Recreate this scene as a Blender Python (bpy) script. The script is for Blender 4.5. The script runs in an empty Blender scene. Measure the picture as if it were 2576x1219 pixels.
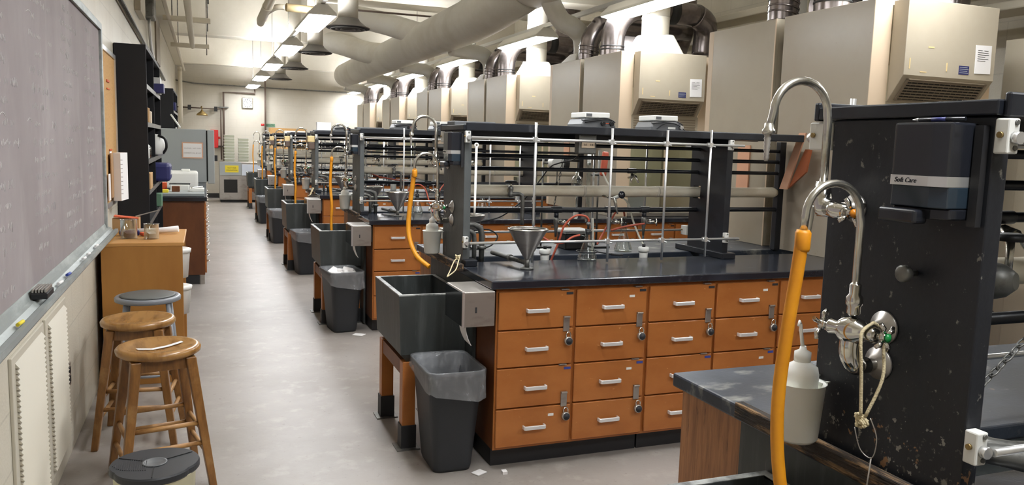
import bpy, bmesh, math, random
from mathutils import Vector, Matrix
random.seed(7)
PI = math.pi
SC = bpy.context.scene
COL = SC.collection

# ---------------------------------------------------------------- camera
YAW, PITCH, ROLL, FPX = 0.36835, 0.11993, 0.02872, 2015.9
EYE = Vector((0, 0, 1.57))
cam_d = bpy.data.cameras.new('camera')
cam_d.sensor_width = 36.0
cam_d.lens = 36.0 * FPX / 2576.0
cam_d.clip_start = 0.02
cam_d.clip_end = 100
cam = bpy.data.objects.new('camera', cam_d)
COL.objects.link(cam)
_f = Vector((math.sin(YAW) * math.cos(PITCH), math.cos(YAW) * math.cos(PITCH), -math.sin(PITCH)))
_r = Vector((math.cos(YAW), -math.sin(YAW), 0))
_u = _r.cross(_f)
_r2 = _r * math.cos(ROLL) + _u * math.sin(ROLL)
_u2 = -_r * math.sin(ROLL) + _u * math.cos(ROLL)
cam.matrix_world = Matrix(((_r2.x, _u2.x, -_f.x, EYE.x), (_r2.y, _u2.y, -_f.y, EYE.y), (_r2.z, _u2.z, -_f.z, EYE.z), (0, 0, 0, 1)))
SC.camera = cam

# ---------------------------------------------------------------- light
w = bpy.data.worlds.new('world')
SC.world = w
w.use_nodes = True
w.node_tree.nodes['Background'].inputs[0].default_value = (1.0, 0.97, 0.92, 1)
w.node_tree.nodes['Background'].inputs[1].default_value = 0.05
LAMP_STRENGTH = 34.0          # the fluorescent tubes' lenses (emission), built with the lamps below
SC.view_settings.view_transform = 'Standard'
SC.view_settings.look = 'None'
SC.view_settings.gamma = 1.0
SC.view_settings.use_curve_mapping = False
SC.view_settings.exposure = 0.5
SC.cycles.max_bounces = 8
SC.cycles.diffuse_bounces = 5
SC.cycles.glossy_bounces = 4
SC.cycles.transparent_max_bounces = 16
SC.cycles.caustics_reflective = False
SC.cycles.caustics_refractive = False
SC.cycles.sample_clamp_indirect = 6

# ---------------------------------------------------------------- materials
def lin(c):
    if len(c) == 4: c = c[:3]
    o = []
    for v in c:
        v = v / 255.0
        o.append(v / 12.92 if v <= 0.04045 else ((v + 0.055) / 1.055) ** 2.4)
    return (o[0], o[1], o[2], 1)

def M(name, col, rough=0.5, metal=0.0, mix=(), bump=0.0, bscale=60, bstretch=(1, 1, 1), spec=0.5, coat=0, emit=None, transm=0, alpha=1, brick=None):
    m = bpy.data.materials.new(name)
    m.use_nodes = True
    nt = m.node_tree
    N, L = nt.nodes, nt.links
    b = N['Principled BSDF']
    b.inputs['Roughness'].default_value = rough
    b.inputs['Metallic'].default_value = metal
    b.inputs['Specular IOR Level'].default_value = spec
    b.inputs['Coat Weight'].default_value = coat
    b.inputs['Transmission Weight'].default_value = transm
    b.inputs['Alpha'].default_value = alpha
    b.inputs['Base Color'].default_value = lin(col)
    if emit:
        b.inputs['Emission Color'].default_value = lin(emit[0])
        b.inputs['Emission Strength'].default_value = emit[1]
    tc = N.new('ShaderNodeTexCoord')
    cur = None
    for (sc, c2, lo, hi, st) in mix:
        mp = N.new('ShaderNodeMapping')
        mp.inputs['Scale'].default_value = st
        L.new(tc.outputs['Object'], mp.inputs['Vector'])
        nz = N.new('ShaderNodeTexNoise')
        nz.inputs['Scale'].default_value = sc
        nz.inputs['Detail'].default_value = 6
        nz.inputs['Roughness'].default_value = 0.62
        L.new(mp.outputs[0], nz.inputs['Vector'])
        mr = N.new('ShaderNodeMapRange')
        mr.inputs['From Min'].default_value = lo
        mr.inputs['From Max'].default_value = hi
        L.new(nz.outputs['Fac'], mr.inputs['Value'])
        mx = N.new('ShaderNodeMix')
        mx.data_type = 'RGBA'
        L.new(mr.outputs[0], mx.inputs['Factor'])
        if cur is None: mx.inputs['A'].default_value = lin(col)
        else: L.new(cur, mx.inputs['A'])
        mx.inputs['B'].default_value = lin(c2)
        cur = mx.outputs['Result']
    bh = None
    if brick:
        bw, bhh, axes, mort = brick
        sp = N.new('ShaderNodeSeparateXYZ'); cb = N.new('ShaderNodeCombineXYZ')
        L.new(tc.outputs['Object'], sp.inputs[0])
        L.new(sp.outputs[axes[0]], cb.inputs[0]); L.new(sp.outputs[axes[1]], cb.inputs[1])
        bt = N.new('ShaderNodeTexBrick')
        bt.inputs['Scale'].default_value = 1.0
        bt.inputs['Brick Width'].default_value = bw
        bt.inputs['Row Height'].default_value = bhh
        bt.inputs['Mortar Size'].default_value = 0.006
        bt.inputs['Mortar Smooth'].default_value = 0.6
        bt.inputs['Color1'].default_value = (1, 1, 1, 1); bt.inputs['Color2'].default_value = (1, 1, 1, 1)
        bt.inputs['Mortar'].default_value = (mort, mort, mort, 1)
        L.new(cb.outputs[0], bt.inputs['Vector'])
        mx = N.new('ShaderNodeMix'); mx.data_type = 'RGBA'; mx.blend_type = 'MULTIPLY'
        mx.inputs['Factor'].default_value = 1
        if cur is None: mx.inputs['A'].default_value = lin(col)
        else: L.new(cur, mx.inputs['A'])
        L.new(bt.outputs['Color'], mx.inputs['B'])
        cur = mx.outputs['Result']
        bh = bt.outputs['Color']
    if cur is not None: L.new(cur, b.inputs['Base Color'])
    if bump:
        mp = N.new('ShaderNodeMapping'); mp.inputs['Scale'].default_value = bstretch
        L.new(tc.outputs['Object'], mp.inputs['Vector'])
        nz = N.new('ShaderNodeTexNoise'); nz.inputs['Scale'].default_value = bscale; nz.inputs['Detail'].default_value = 4
        L.new(mp.outputs[0], nz.inputs['Vector'])
        bp = N.new('ShaderNodeBump'); bp.inputs['Strength'].default_value = bump; bp.inputs['Distance'].default_value = 0.01
        L.new(nz.outputs['Fac'], bp.inputs['Height'])
        if bh:
            bp2 = N.new('ShaderNodeBump'); bp2.inputs['Strength'].default_value = 0.5; bp2.inputs['Distance'].default_value = 0.004
            L.new(bh, bp2.inputs['Height']); L.new(bp.outputs[0], bp2.inputs['Normal']); bp = bp2
        L.new(bp.outputs[0], b.inputs['Normal'])
    return m

def glass(name, tint=(245, 250, 248), gloss=0.12):
    m = bpy.data.materials.new(name); m.use_nodes = True
    nt = m.node_tree; N, L = nt.nodes, nt.links
    N.remove(N['Principled BSDF'])
    out = N['Material Output']
    tr = N.new('ShaderNodeBsdfTransparent'); tr.inputs[0].default_value = lin(tint)
    gl = N.new('ShaderNodeBsdfGlossy'); gl.inputs['Roughness'].default_value = 0.04
    lw = N.new('ShaderNodeLayerWeight'); lw.inputs[0].default_value = 0.35
    mr = N.new('ShaderNodeMapRange'); mr.inputs['To Min'].default_value = gloss; mr.inputs['To Max'].default_value = 0.85
    L.new(lw.outputs['Facing'], mr.inputs[0])
    mx = N.new('ShaderNodeMixShader')
    L.new(mr.outputs[0], mx.inputs[0]); L.new(tr.outputs[0], mx.inputs[1]); L.new(gl.outputs[0], mx.inputs[2])
    L.new(mx.outputs[0], out.inputs['Surface'])
    return m

S1 = (1, 1, 1)
MT = {}
def defm():
    m = MT
    m['wall_x'] = M('painted_block_wall', (206, 200, 184), 0.45, mix=[(1.6, (194, 186, 168), .45, .75, S1)], bump=.15, bscale=90, brick=(0.41, 0.205, ('Y', 'Z'), .86))
    m['wall_y'] = M('painted_block_wall_far', (190, 184, 171), 0.5, mix=[(1.6, (181, 174, 159), .45, .75, S1)], bump=.15, bscale=90, brick=(0.41, 0.205, ('X', 'Z'), .93))
    m['ceiling'] = M('ceiling_paint', (222, 217, 205), 0.6, mix=[(1.1, (205, 198, 182), .45, .8, S1)], bump=.1)
    m['floor'] = M('worn_concrete', (150, 144, 138), 0.40, mix=[(1.1, (134, 127, 120), .42, .66, S1), (7, (164, 158, 151), .54, .76, S1), (34, (116, 108, 101), .62, .74, S1)], bump=.06, bscale=30, spec=.4)
    m['base'] = M('black_baseboard', (34, 34, 36), 0.5)
    m['pull'] = M('satin_aluminium_pull', (226, 226, 224), .35, .35)
    m['board'] = M('chalkboard', (139, 130, 131), 0.75, mix=[(1.5, (154, 146, 146), .4, .66, (1, 1, .6)), (2.2, (168, 161, 160), .56, .8, (1, 1.6, .5))], spec=.2)
    m['dust'] = M('chalky_aluminium', (146, 152, 150), 0.5, .35, mix=[(7, (196, 204, 200), .45, .7, (1, .3, 1))])
    m['alu'] = M('aluminium', (222, 222, 220), 0.32, .8)
    m['galv'] = M('galvanised_pipe', (120, 120, 116), 0.45, .7, mix=[(20, (84, 82, 78), .5, .7, S1)])
    m['chrome'] = M('chrome', (214, 212, 206), 0.12, 1.0)
    m['nickel'] = M('worn_nickel', (206, 203, 194), 0.26, .95, mix=[(14, (140, 136, 120), .5, .7, S1)])
    m['steel'] = M('brushed_steel', (174, 169, 162), 0.36, .75, mix=[(6, (146, 138, 130), .5, .75, (1, 1, 3))])
    m['steel_d'] = M('dark_duct_steel', (134, 126, 124), 0.25, .85, mix=[(4, (92, 85, 84), .45, .7, S1)])
    m['stone'] = M('soapstone_worktop', (34, 37, 44), 0.16, mix=[(2.6, (52, 56, 66), .5, .72, (1, 1.6, 1)), (6, (120, 124, 132), .60, .84, (.8, 2.0, 1))], bump=.03, bscale=120, spec=.6)
    m['stone_w'] = M('scuffed_worktop', (44, 50, 60), 0.36, mix=[(3.2, (70, 77, 88), .45, .7, (1, 1.3, 1)), (6, (150, 150, 144), .56, .72, (1, 1.8, 1)), (11, (178, 162, 132), .66, .76, S1)], bump=.05, bscale=90, spec=.4)
    m['black'] = M('black_rack_paint', (19, 22, 29), 0.38, mix=[(6, (30, 34, 41), .5, .7, S1)], bump=.03, bscale=80)
    m['post'] = M('scuffed_black_panel', (21, 24, 31), 0.5, mix=[(5, (36, 39, 46), .5, .75, (1, 1, .25)), (46, (120, 118, 110), .635, .69, (1, 1, .8))], bump=.08, bscale=60)
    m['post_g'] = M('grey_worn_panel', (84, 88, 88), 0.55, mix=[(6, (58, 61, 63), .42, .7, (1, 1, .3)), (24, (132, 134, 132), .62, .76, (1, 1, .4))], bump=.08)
    m['shelfblack'] = M('black_shelf_paint', (23, 23, 26), 0.6, spec=.3)
    m['wood'] = M('varnished_drawer_wood', (173, 109, 56), 0.36, mix=[(3, (159, 95, 45), .4, .7, (1, 1, 2)), (26, (208, 152, 94), .68, .75, (1, 1, 2))], bump=.04, bscale=40, spec=.4)
    m['wood_e'] = M('drawer_edge_wood', (196, 128, 66), 0.5)
    m['wood_d'] = M('brown_end_panel', (118, 72, 42), 0.45, mix=[(4, (92, 54, 32), .4, .7, (1, 1, .4))], spec=.35)
    m['ply'] = M('grained_plywood', (172, 120, 78), 0.5, mix=[(9, (134, 88, 54), .42, .66, (1, 6, .5)), (40, (92, 58, 36), .6, .72, (1, 3, .3))], bump=.08, bscale=60, bstretch=(1, 4, .3))
    m['oak_s'] = M('oak_stool_seat', (158, 116, 64), 0.26, mix=[(7, (120, 82, 40), .45, .66, (2.4, .6, 1)), (4, (186, 150, 100), .56, .75, S1)], bump=.04, bscale=40, spec=.6)
    m['oak'] = M('oak_stool_wood', (138, 96, 50), 0.3, mix=[(10, (102, 66, 32), .42, .68, (3, 3, .5)), (5, (164, 126, 80), .55, .75, S1)], bump=.05, bscale=40, spec=.5)
    m['oak_rung'] = M('pale_rung_wood', (164, 122, 72), 0.5, mix=[(12, (118, 78, 38), .45, .7, S1)])
    m['pine'] = M('honey_cabinet_wood', (168, 118, 58), 0.42, mix=[(2.4, (154, 104, 48), .4, .7, (2, 2, .5))], spec=.4)
    m['pine_t'] = M('pale_cabinet_top', (196, 146, 84), 0.42, mix=[(4, (182, 128, 66), .4, .7, (1, .3, 1))])
    m['rotten'] = M('flaking_wood', (46, 36, 28), 0.8, mix=[(16, (150, 118, 80), .5, .62, (4, .35, 3)), (30, (20, 18, 17), .55, .65, (3, .6, 2))], bump=.6, bscale=60, bstretch=(4, .4, 3))
    m['sink'] = M('black_stone_sink', (54, 58, 57), 0.45, mix=[(9, (74, 78, 77), .5, .72, (3, 3, .25)), (30, (104, 106, 104), .66, .76, (2, 2, .15))], bump=.05)
    m['rim'] = M('worn_sink_rim', (158, 160, 156), 0.5, mix=[(14, (70, 72, 72), .45, .65, S1)])
    m['rubber'] = M('orange_rubber_hose', (222, 148, 24), 0.5, mix=[(8, (204, 128, 16), .45, .7, S1)])
    m['redhose'] = M('red_rubber_tube', (178, 84, 62), 0.5)
    m['clearhose'] = M('translucent_tube', (206, 204, 190), 0.4, spec=.4)
    m['taupe'] = M('taupe_hood_enamel', (173, 164, 146), 0.27, mix=[(1.3, (165, 155, 137), .4, .7, S1)], spec=.5)
    m['taupe_s'] = M('stained_hood_side', (170, 160, 143), 0.27, mix=[(1.3, (164, 151, 133), .4, .7, S1), (38, (110, 78, 48), .70, .76, S1)], spec=.5)
    m['cream'] = M('pinkish_hood_trim', (208, 188, 162), 0.35)
    m['hood_fill'] = M('hood_fill_glow', (255, 250, 235), .5, emit=((255, 248, 230), 22.0))  # glow added inside the hoods to brighten their interiors
    m['hliner'] = M('hood_liner', (206, 203, 188), .5)
    m['grille'] = M('hood_grille', (128, 116, 98), 0.5)
    m['diff'] = M('grey_diffuser_paint', (96, 92, 88), .5)
    m['tan'] = M('tan_sleeve', (204, 184, 142), .6)
    m['chalk'] = M('chalk_marks', (200, 196, 194), .95)
    m['dark'] = M('dark_void', (22, 20, 19), 0.7)
    m['insul'] = M('canvas_pipe_wrap', (232, 225, 205), 0.75, mix=[(5, (214, 202, 178), .45, .7, (1, 3, 3)), (22, (148, 130, 100), .68, .78, (.4, 4, 4))], bump=.25, bscale=30)
    m['ductw'] = M('white_canvas_duct', (200, 197, 187), 0.6, mix=[(2, (188, 183, 170), .45, .7, S1)], bump=.12, bscale=14)
    m['pipew'] = M('cream_painted_pipe', (214, 207, 190), 0.5)
    m['pipeb'] = M('brown_pipe', (88, 72, 62), 0.5)
    m['white'] = M('white_plastic', (226, 226, 220), 0.4)
    m['milk'] = M('milky_plastic', (250, 251, 244), 0.35, spec=.4)
    m['paper'] = M('paper', (232, 230, 228), 0.8)
    m['ink'] = M('printed_ink', (40, 40, 44), 0.8)
    m['inkg'] = M('grey_print', (130, 120, 116), 0.8)
    m['yellow'] = M('yellow_paper', (226, 206, 60), 0.8)
    m['blue'] = M('navy_plastic', (38, 42, 96), 0.45)
    m['bluet'] = M('blue_label', (52, 70, 150), 0.5)
    m['green'] = M('green_button', (22, 128, 62), 0.3)
    m['greens'] = M('green_sign', (96, 132, 104), 0.6)
    m['amber'] = M('amber_button', (214, 132, 30), 0.25)
    m['red'] = M('red_enamel', (186, 34, 32), 0.35)
    m['orangep'] = M('orange_plastic', (206, 84, 40), 0.45)
    m['bin'] = M('dark_bin_plastic', (44, 47, 51), 0.5, bump=.05, bscale=200)
    m['liner'] = M('clear_bin_liner', (150, 152, 154), 0.25, mix=[(18, (196, 198, 200), .5, .7, (2, 2, 1))], bump=.7, bscale=22, alpha=.42, spec=.8)
    m['cork'] = M('cork', (190, 150, 96), 0.85, mix=[(60, (170, 128, 76), .5, .65, S1)])
    m['greym'] = M('grey_oven_enamel', (158, 164, 164), 0.4)
    m['stoolg'] = M('grey_stool_paint', (134, 138, 144), 0.35, spec=.5)
    m['stoolp'] = M('grey_stool_pad', (92, 94, 92), 0.55)
    m['lid'] = M('black_plastic_lid', (42, 44, 48), 0.45)
    m['pale'] = M('pale_yellow_pail', (216, 212, 178), 0.45)
    m['hotg'] = M('grey_hotplate_body', (92, 94, 96), 0.45)
    m['cord'] = M('black_cord', (20, 20, 22), 0.5)
    m['blackp'] = M('black_plastic', (30, 32, 38), 0.22, spec=.6)
    m['smoke'] = M('smoky_clear_plastic', (40, 52, 62), 0.15, spec=.6)
    m['beige'] = M('beige_dispenser', (214, 190, 138), 0.45)
    m['copper'] = M('pink_board', (216, 164, 132), 0.5)
    m['rustw'] = M('red_brown_board', (164, 92, 56), 0.5)
    m['kraft'] = M('cardboard', (184, 146, 98), 0.8)
    m['clip'] = M('clipboard', (168, 132, 92), 0.6)
    m['rope'] = M('cotton_string', (214, 200, 162), 0.9, bump=.5, bscale=300)
    m['tooth'] = M('clear_bins', (206, 212, 186), 0.35, alpha=.55)
    m['glass'] = glass('lab_glass')
    m['sash'] = glass('sash_glass', (238, 242, 236), .08)
    m['amberl'] = M('amber_liquid', (214, 150, 60), .1)
    m['panelw'] = M('louvred_panel_paint', (196, 190, 174), 0.5)
    m['mirror'] = M('dark_reflective_steel', (64, 68, 72), 0.16, .8)
    m['brass'] = M('aged_brass', (150, 128, 84), .4, .8)
    m['lens'] = M('fluorescent_lens', (255, 255, 255), .5, emit=((250, 252, 255), LAMP_STRENGTH))
    m['ceil_fill'] = M('ceiling_fill_glow', (255, 255, 255), .5, emit=((250, 250, 250), 210.0))  # glow of the added strips that brighten the ceiling
    m['shade'] = M('white_lamp_housing', (226, 224, 216), .4)
    m['scrn'] = M('bright_paper_front', (206, 214, 226), .6)
defm()

# ---------------------------------------------------------------- mesh helpers
def smooth_path(pts, n=6):
    P_ = [Vector(p) for p in pts]
    if len(P_) < 3: return P_
    out = []
    for i in range(len(P_) - 1):
        p0 = P_[max(i - 1, 0)]; p1 = P_[i]; p2 = P_[i + 1]; p3 = P_[min(i + 2, len(P_) - 1)]
        for j in range(n):
            t = j / n
            out.append(0.5 * ((2 * p1) + (-p0 + p2) * t + (2 * p0 - 5 * p1 + 4 * p2 - p3) * t * t + (-p0 + 3 * p1 - 3 * p2 + p3) * t ** 3))
    out.append(P_[-1])
    return out

class MB:
    def __init__(s): s.v = []; s.f = []; s.sm = []
    def _add(s, vs, fs, sm):
        o = len(s.v)
        s.v += [Vector(v) for v in vs]
        for f in fs: s.f.append([i + o for i in f]); s.sm.append(sm)
        return s
    def box(s, x0, x1, y0, y1, z0, z1):
        vs = [(x, y, z) for x in (x0, x1) for y in (y0, y1) for z in (z0, z1)]
        return s._add(vs, [(0, 1, 3, 2), (4, 6, 7, 5), (0, 4, 5, 1), (2, 3, 7, 6), (0, 2, 6, 4), (1, 5, 7, 3)], False)
    def obox(s, c, size, rz=0, rx=0, ry=0):
        m = Matrix.Rotation(rz, 4, 'Z') @ Matrix.Rotation(ry, 4, 'Y') @ Matrix.Rotation(rx, 4, 'X')
        c = Vector(c); a, b, d = [q / 2 for q in size]
        vs = [c + m @ Vector((x, y, z)) for x in (-a, a) for y in (-b, b) for z in (-d, d)]
        return s._add(vs, [(0, 1, 3, 2), (4, 6, 7, 5), (0, 4, 5, 1), (2, 3, 7, 6), (0, 2, 6, 4), (1, 5, 7, 3)], False)
    def tube(s, pts, r, n=10, cap=True, sm=0, closed=False):
        pts = smooth_path(pts, sm) if sm else [Vector(p) for p in pts]
        k = len(pts); vs = []
        if hasattr(r, '__len__'):
            rr = [r[min(int(i * (len(r) - 1) / max(k - 1, 1) + .5), len(r) - 1)] if len(r) != k else r[i] for i in range(k)]
        else: rr = [r] * k
        up = None
        for i, p in enumerate(pts):
            if closed: t = pts[(i + 1) % k] - pts[i - 1]
            else: t = pts[min(i + 1, k - 1)] - pts[max(i - 1, 0)]
            if t.length < 1e-9: t = Vector((0, 0, 1))
            t.normalize()
            if up is None:
                up = Vector((0, 0, 1)) if abs(t.z) < .9 else Vector((1, 0, 0))
            a = t.cross(up)
            if a.length < 1e-6: a = t.cross(Vector((0, 1, 0)))
            a.normalize(); b = a.cross(t).normalized(); up = b
            for j in range(n):
                q = 2 * PI * j / n
                vs.append(p + (a * math.cos(q) + b * math.sin(q)) * rr[i])
        fs = []
        for i in range(k if closed else k - 1):
            i2 = (i + 1) % k
            for j in range(n):
                fs.append((i * n + j, i * n + (j + 1) % n, i2 * n + (j + 1) % n, i2 * n + j))
        s._add(vs, fs, True)
        if cap and not closed:
            s._add(vs[:n], [tuple(range(n))[::-1]], False); s._add(vs[-n:], [tuple(range(n))], False)
        return s
    def cyl(s, a, b, r, r2=None, n=16, cap=True): return s.tube([a, b], [r, r if r2 is None else r2], n, cap)
    def lathe(s, prof, c=(0, 0, 0), n=24, sx=1, sy=1, axis=None):
        c = Vector(c); vs = []; R_ = Matrix.Identity(3)
        if axis is not None: R_ = Vector((0, 0, 1)).rotation_difference(Vector(axis)).to_matrix()
        for (r, z) in prof:
            for j in range(n):
                q = 2 * PI * j / n
                vs.append(c + R_ @ Vector((r * math.cos(q) * sx, r * math.sin(q) * sy, z)))
        fs = [(i * n + j, i * n + (j + 1) % n, (i + 1) * n + (j + 1) % n, (i + 1) * n + j) for i in range(len(prof) - 1) for j in range(n)]
        s._add(vs, fs, True)
        if prof[0][0] > 1e-4: s._add(vs[:n], [tuple(range(n))[::-1]], False)
        if prof[-1][0] > 1e-4: s._add(vs[-n:], [tuple(range(n))], False)
        return s
    def open_lathe(s, prof, c=(0, 0, 0), n=24, sx=1, sy=1):
        c = Vector(c)
        vs = [c + Vector((r * math.cos(2 * PI * j / n) * sx, r * math.sin(2 * PI * j / n) * sy, z)) for (r, z) in prof for j in range(n)]
        fs = [(i * n + j, i * n + (j + 1) % n, (i + 1) * n + (j + 1) % n, (i + 1) * n + j) for i in range(len(prof) - 1) for j in range(n)]
        return s._add(vs, fs, True)
    def loops(s, rings, cap0=True, cap1=True, sm=False):
        n = len(rings[0]); vs = [v for r in rings for v in r]
        fs = [(i * n + j, i * n + (j + 1) % n, (i + 1) * n + (j + 1) % n, (i + 1) * n + j) for i in range(len(rings) - 1) for j in range(n)]
        s._add(vs, fs, sm)
        if cap0: s._add(rings[0], [tuple(range(n))[::-1]], False)
        if cap1: s._add(rings[-1], [tuple(range(n))], False)
        return s
    def prism(s, poly, ax, a0, a1):
        def P3(p, a):
            return (a, p[0], p[1]) if ax == 'x' else (p[0], a, p[1]) if ax == 'y' else (p[0], p[1], a)
        return s.loops([[P3(p, a0) for p in poly], [P3(p, a1) for p in poly]])
    def ball(s, c, r, n=12, sz=1):
        return s.lathe([(max(r * math.sin(PI * i / 8), 1e-5), -r * sz * math.cos(PI * i / 8)) for i in range(9)], c, n)
    def quad(s, a, b, c, d): return s._add([a, b, c, d], [(0, 1, 2, 3)], False)

ORG = {}
def build(name, mb, mat, parent=None, org=None, bevel=0, seg=2, recalc=True):
    if parent is not None: o_ = ORG[parent.name]
    else: o_ = Vector(org) if org is not None else Vector((0, 0, 0))
    me = bpy.data.meshes.new(name)
    me.from_pydata([tuple(v - o_) for v in mb.v], [], mb.f)
    me.materials.append(MT[mat])
    for p, q in zip(me.polygons, mb.sm): p.use_smooth = q
    if recalc:
        bm = bmesh.new(); bm.from_mesh(me)
        bmesh.ops.remove_doubles(bm, verts=bm.verts, dist=1e-6)
        bmesh.ops.recalc_face_normals(bm, faces=bm.faces)
        bm.to_mesh(me); bm.free()
    ob = bpy.data.objects.new(name, me)
    COL.objects.link(ob)
    if parent is not None: ob.parent = parent
    else: ob.location = o_
    ORG[ob.name] = o_
    if bevel:
        md = ob.modifiers.new('bevel', 'BEVEL'); md.width = bevel; md.segments = seg; md.limit_method = 'ANGLE'; md.angle_limit = 0.7
    return ob

def tag(o, label, cat, group=None):
    o['label'] = label; o['category'] = cat
    if group: o['group'] = group
    return o

def thing(name, loc, label, cat, group=None):
    e = bpy.data.objects.new(name, None)
    e.empty_display_size = .05
    COL.objects.link(e); e.location = loc
    ORG[e.name] = Vector(loc)
    return tag(e, label, cat, group)

def struct(name, mb, mat, parent=None, bevel=0):
    o = build(name, mb, mat, parent, bevel=bevel)
    if parent is None: o['kind'] = 'structure'
    return o

def dup(o, label=None, d=(0, 0, 0), parent=None, rz=None, skip=()):
    c = o.copy(); COL.objects.link(c)
    if parent is not None: c.parent = parent
    else:
        c.location = Vector(o.location) + Vector(d)
        if rz is not None: c.rotation_euler.z = rz
    ORG[c.name] = ORG[o.name]
    if label: c['label'] = label
    for ch in list(o.children):
        if ch.name.split('.')[0] in skip: continue
        dup(ch, None, parent=c)
    return c

def text(name, s, mat, parent, loc, size, normal, up=(0, 0, 1), align='CENTER', ext=.0004, shear=0):
    cu = bpy.data.curves.new(name, 'FONT')
    cu.body = s; cu.size = size; cu.extrude = ext; cu.align_x = align; cu.align_y = 'CENTER'; cu.shear = shear
    tmp = bpy.data.objects.new('tmp_text', cu); COL.objects.link(tmp)
    dg = bpy.context.evaluated_depsgraph_get()
    me = bpy.data.meshes.new_from_object(tmp.evaluated_get(dg))
    bpy.data.objects.remove(tmp)
    nz = Vector(normal).normalized(); uy = Vector(up).normalized(); rx = uy.cross(nz).normalized(); uy = nz.cross(rx)
    R_ = Matrix((rx, uy, nz)).transposed()
    for v in me.vertices: v.co = R_ @ v.co + Vector(loc) - ORG[parent.name]
    me.materials.clear(); me.materials.append(MT[mat])
    o = bpy.data.objects.new(name, me); COL.objects.link(o); o.parent = parent; ORG[o.name] = ORG[parent.name]
    return o

def arc(c, r, a0, a1, n, e1, e2):
    c = Vector(c); e1 = Vector(e1); e2 = Vector(e2)
    return [c + e1 * r * math.cos(a0 + (a1 - a0) * i / n) + e2 * r * math.sin(a0 + (a1 - a0) * i / n) for i in range(n + 1)]

P = 2.99
BN = ['foreground', 'second', 'third', 'fourth', 'fifth', 'sixth', 'farthest']
ZC = .937
XL = -.635

# ---------------------------------------------------------------- the room
XR, YF, YB, ZT = 6.0, 22.35, -2.6, 4.15
struct('floor', MB().box(XL - .2, XR, YB, YF, -.1, 0), 'floor')
struct('wall_left', MB().box(XL - .2, XL, YB, YF, 0, ZT), 'wall_x')
struct('wall_right', MB().box(XR, XR + .2, YB, YF, 0, ZT), 'wall_x')
struct('wall_back', MB().box(XL, XR, YB - .2, YB, 0, ZT), 'wall_y')
struct('wall_far', MB().box(XL, XR, YF, YF + .2, 0, ZT), 'wall_y')
struct('ceiling', MB().box(XL - .2, XR + .2, YB - .2, YF + .2, ZT, ZT + .2), 'ceiling')
for i, y in enumerate((21.95, 15.75, 9.55, 3.4)):
    struct('trim_%d' % (i + 1), MB().box(XL, XR, y, y + .4, 3.39, ZT), 'ceiling', bevel=.01)
struct('baseboard_left', MB().box(XL, XL + .012, 6.3, YF, 0, .1), 'base')
struct('baseboard_far', MB().box(XL, XR, YF - .012, YF, 0, .12), 'base')

# ---------------------------------------------------------------- lamps
def lamp(x, y0, L_, label):
    t = thing('ceiling_lamp', (x, y0 + L_ / 2, 2.85), label, 'lamp', 'hanging fluorescent lamps')
    hw = .145
    prof = [(-hw, 2.85), (-hw, 2.875), (-.07, 2.945), (-.05, 2.965), (.05, 2.965), (.07, 2.945), (hw, 2.875), (hw, 2.85)]
    mb = MB().prism([(x + a, b) for a, b in prof], 'y', y0, y0 + L_)
    build('housing', mb, 'shade', t, bevel=.006)
    lens = [(-hw + .008, 2.849), (-.08, 2.838), (0, 2.834), (.08, 2.838), (hw - .008, 2.849)]
    build('lens', MB().prism([(x + a, b) for a, b in lens], 'y', y0 + .01, y0 + L_ - .01), 'lens', t)
    # added glowing strip, hidden on top of the channel, to brighten the ceiling
    build('added_fill_strip', MB().box(x - .015, x + .015, y0 + .06, y0 + L_ - .06, 3.0102, 3.0108), 'ceil_fill', t)
    return t
lampL = lamp(1.17, 8.62, 1.36, 'nearest visible lamp of the left ceiling row')
lampR = lamp(3.80, 8.88, 1.36, 'second lamp of the right ceiling row, over the thick bend of the duct')
OR = ['first', 'second', 'third', 'fourth', 'fifth', 'sixth']
for i in range(1, 5):
    dup(lampL, '%s lamp down the left ceiling row%s' % (OR[i], ', farthest one' if i == 4 else ''), (0, P * i, 0))
for i in range(1, 5):
    dup(lampR, '%s lamp down the right ceiling row%s' % (OR[i + 1], ', by the end of the duct' if i == 4 else ''), (0, P * i, 0))
dup(lampR, 'largest ceiling lamp, cut by the top edge of the photo', (0, -P, 0))
for i in (1, 2, 3):
    if i < 3: dup(lampR, 'lamp of the right row overhead, row position %s before the largest' % OR[i - 1], (0, -P * (i + 1), 0))
    dup(lampL, 'lamp of the left row overhead, position %s before the visible ones' % OR[i - 1], (0, -P * i, 0))
for x, side, y0 in ((1.17, 'left', -1), (3.80, 'right', -1)):
    mb = MB().box(x - .022, x + .022, y0, 22.3, 2.966, 3.01)
    tag(build('lamp_channel', mb, 'alu', org=(x, 10, 2.97)), 'long metal channel carrying the %s row of lamps' % side, 'channel')
    for j in range(8):
        yy = y0 + 1.2 + P * j
        h = MB().cyl((x, yy, 3.01), (x, yy, ZT - .005), .005, n=6)
        tag(build('hanger_rod', h, 'galv', org=(x, yy, 3.01)), 'thin rod hanging the %s lamp channel, number %s from the camera end' % (side, ['one', 'two', 'three', 'four', 'five', 'six', 'seven', 'eight'][j]), 'rod', 'lamp hanger rods')

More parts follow.
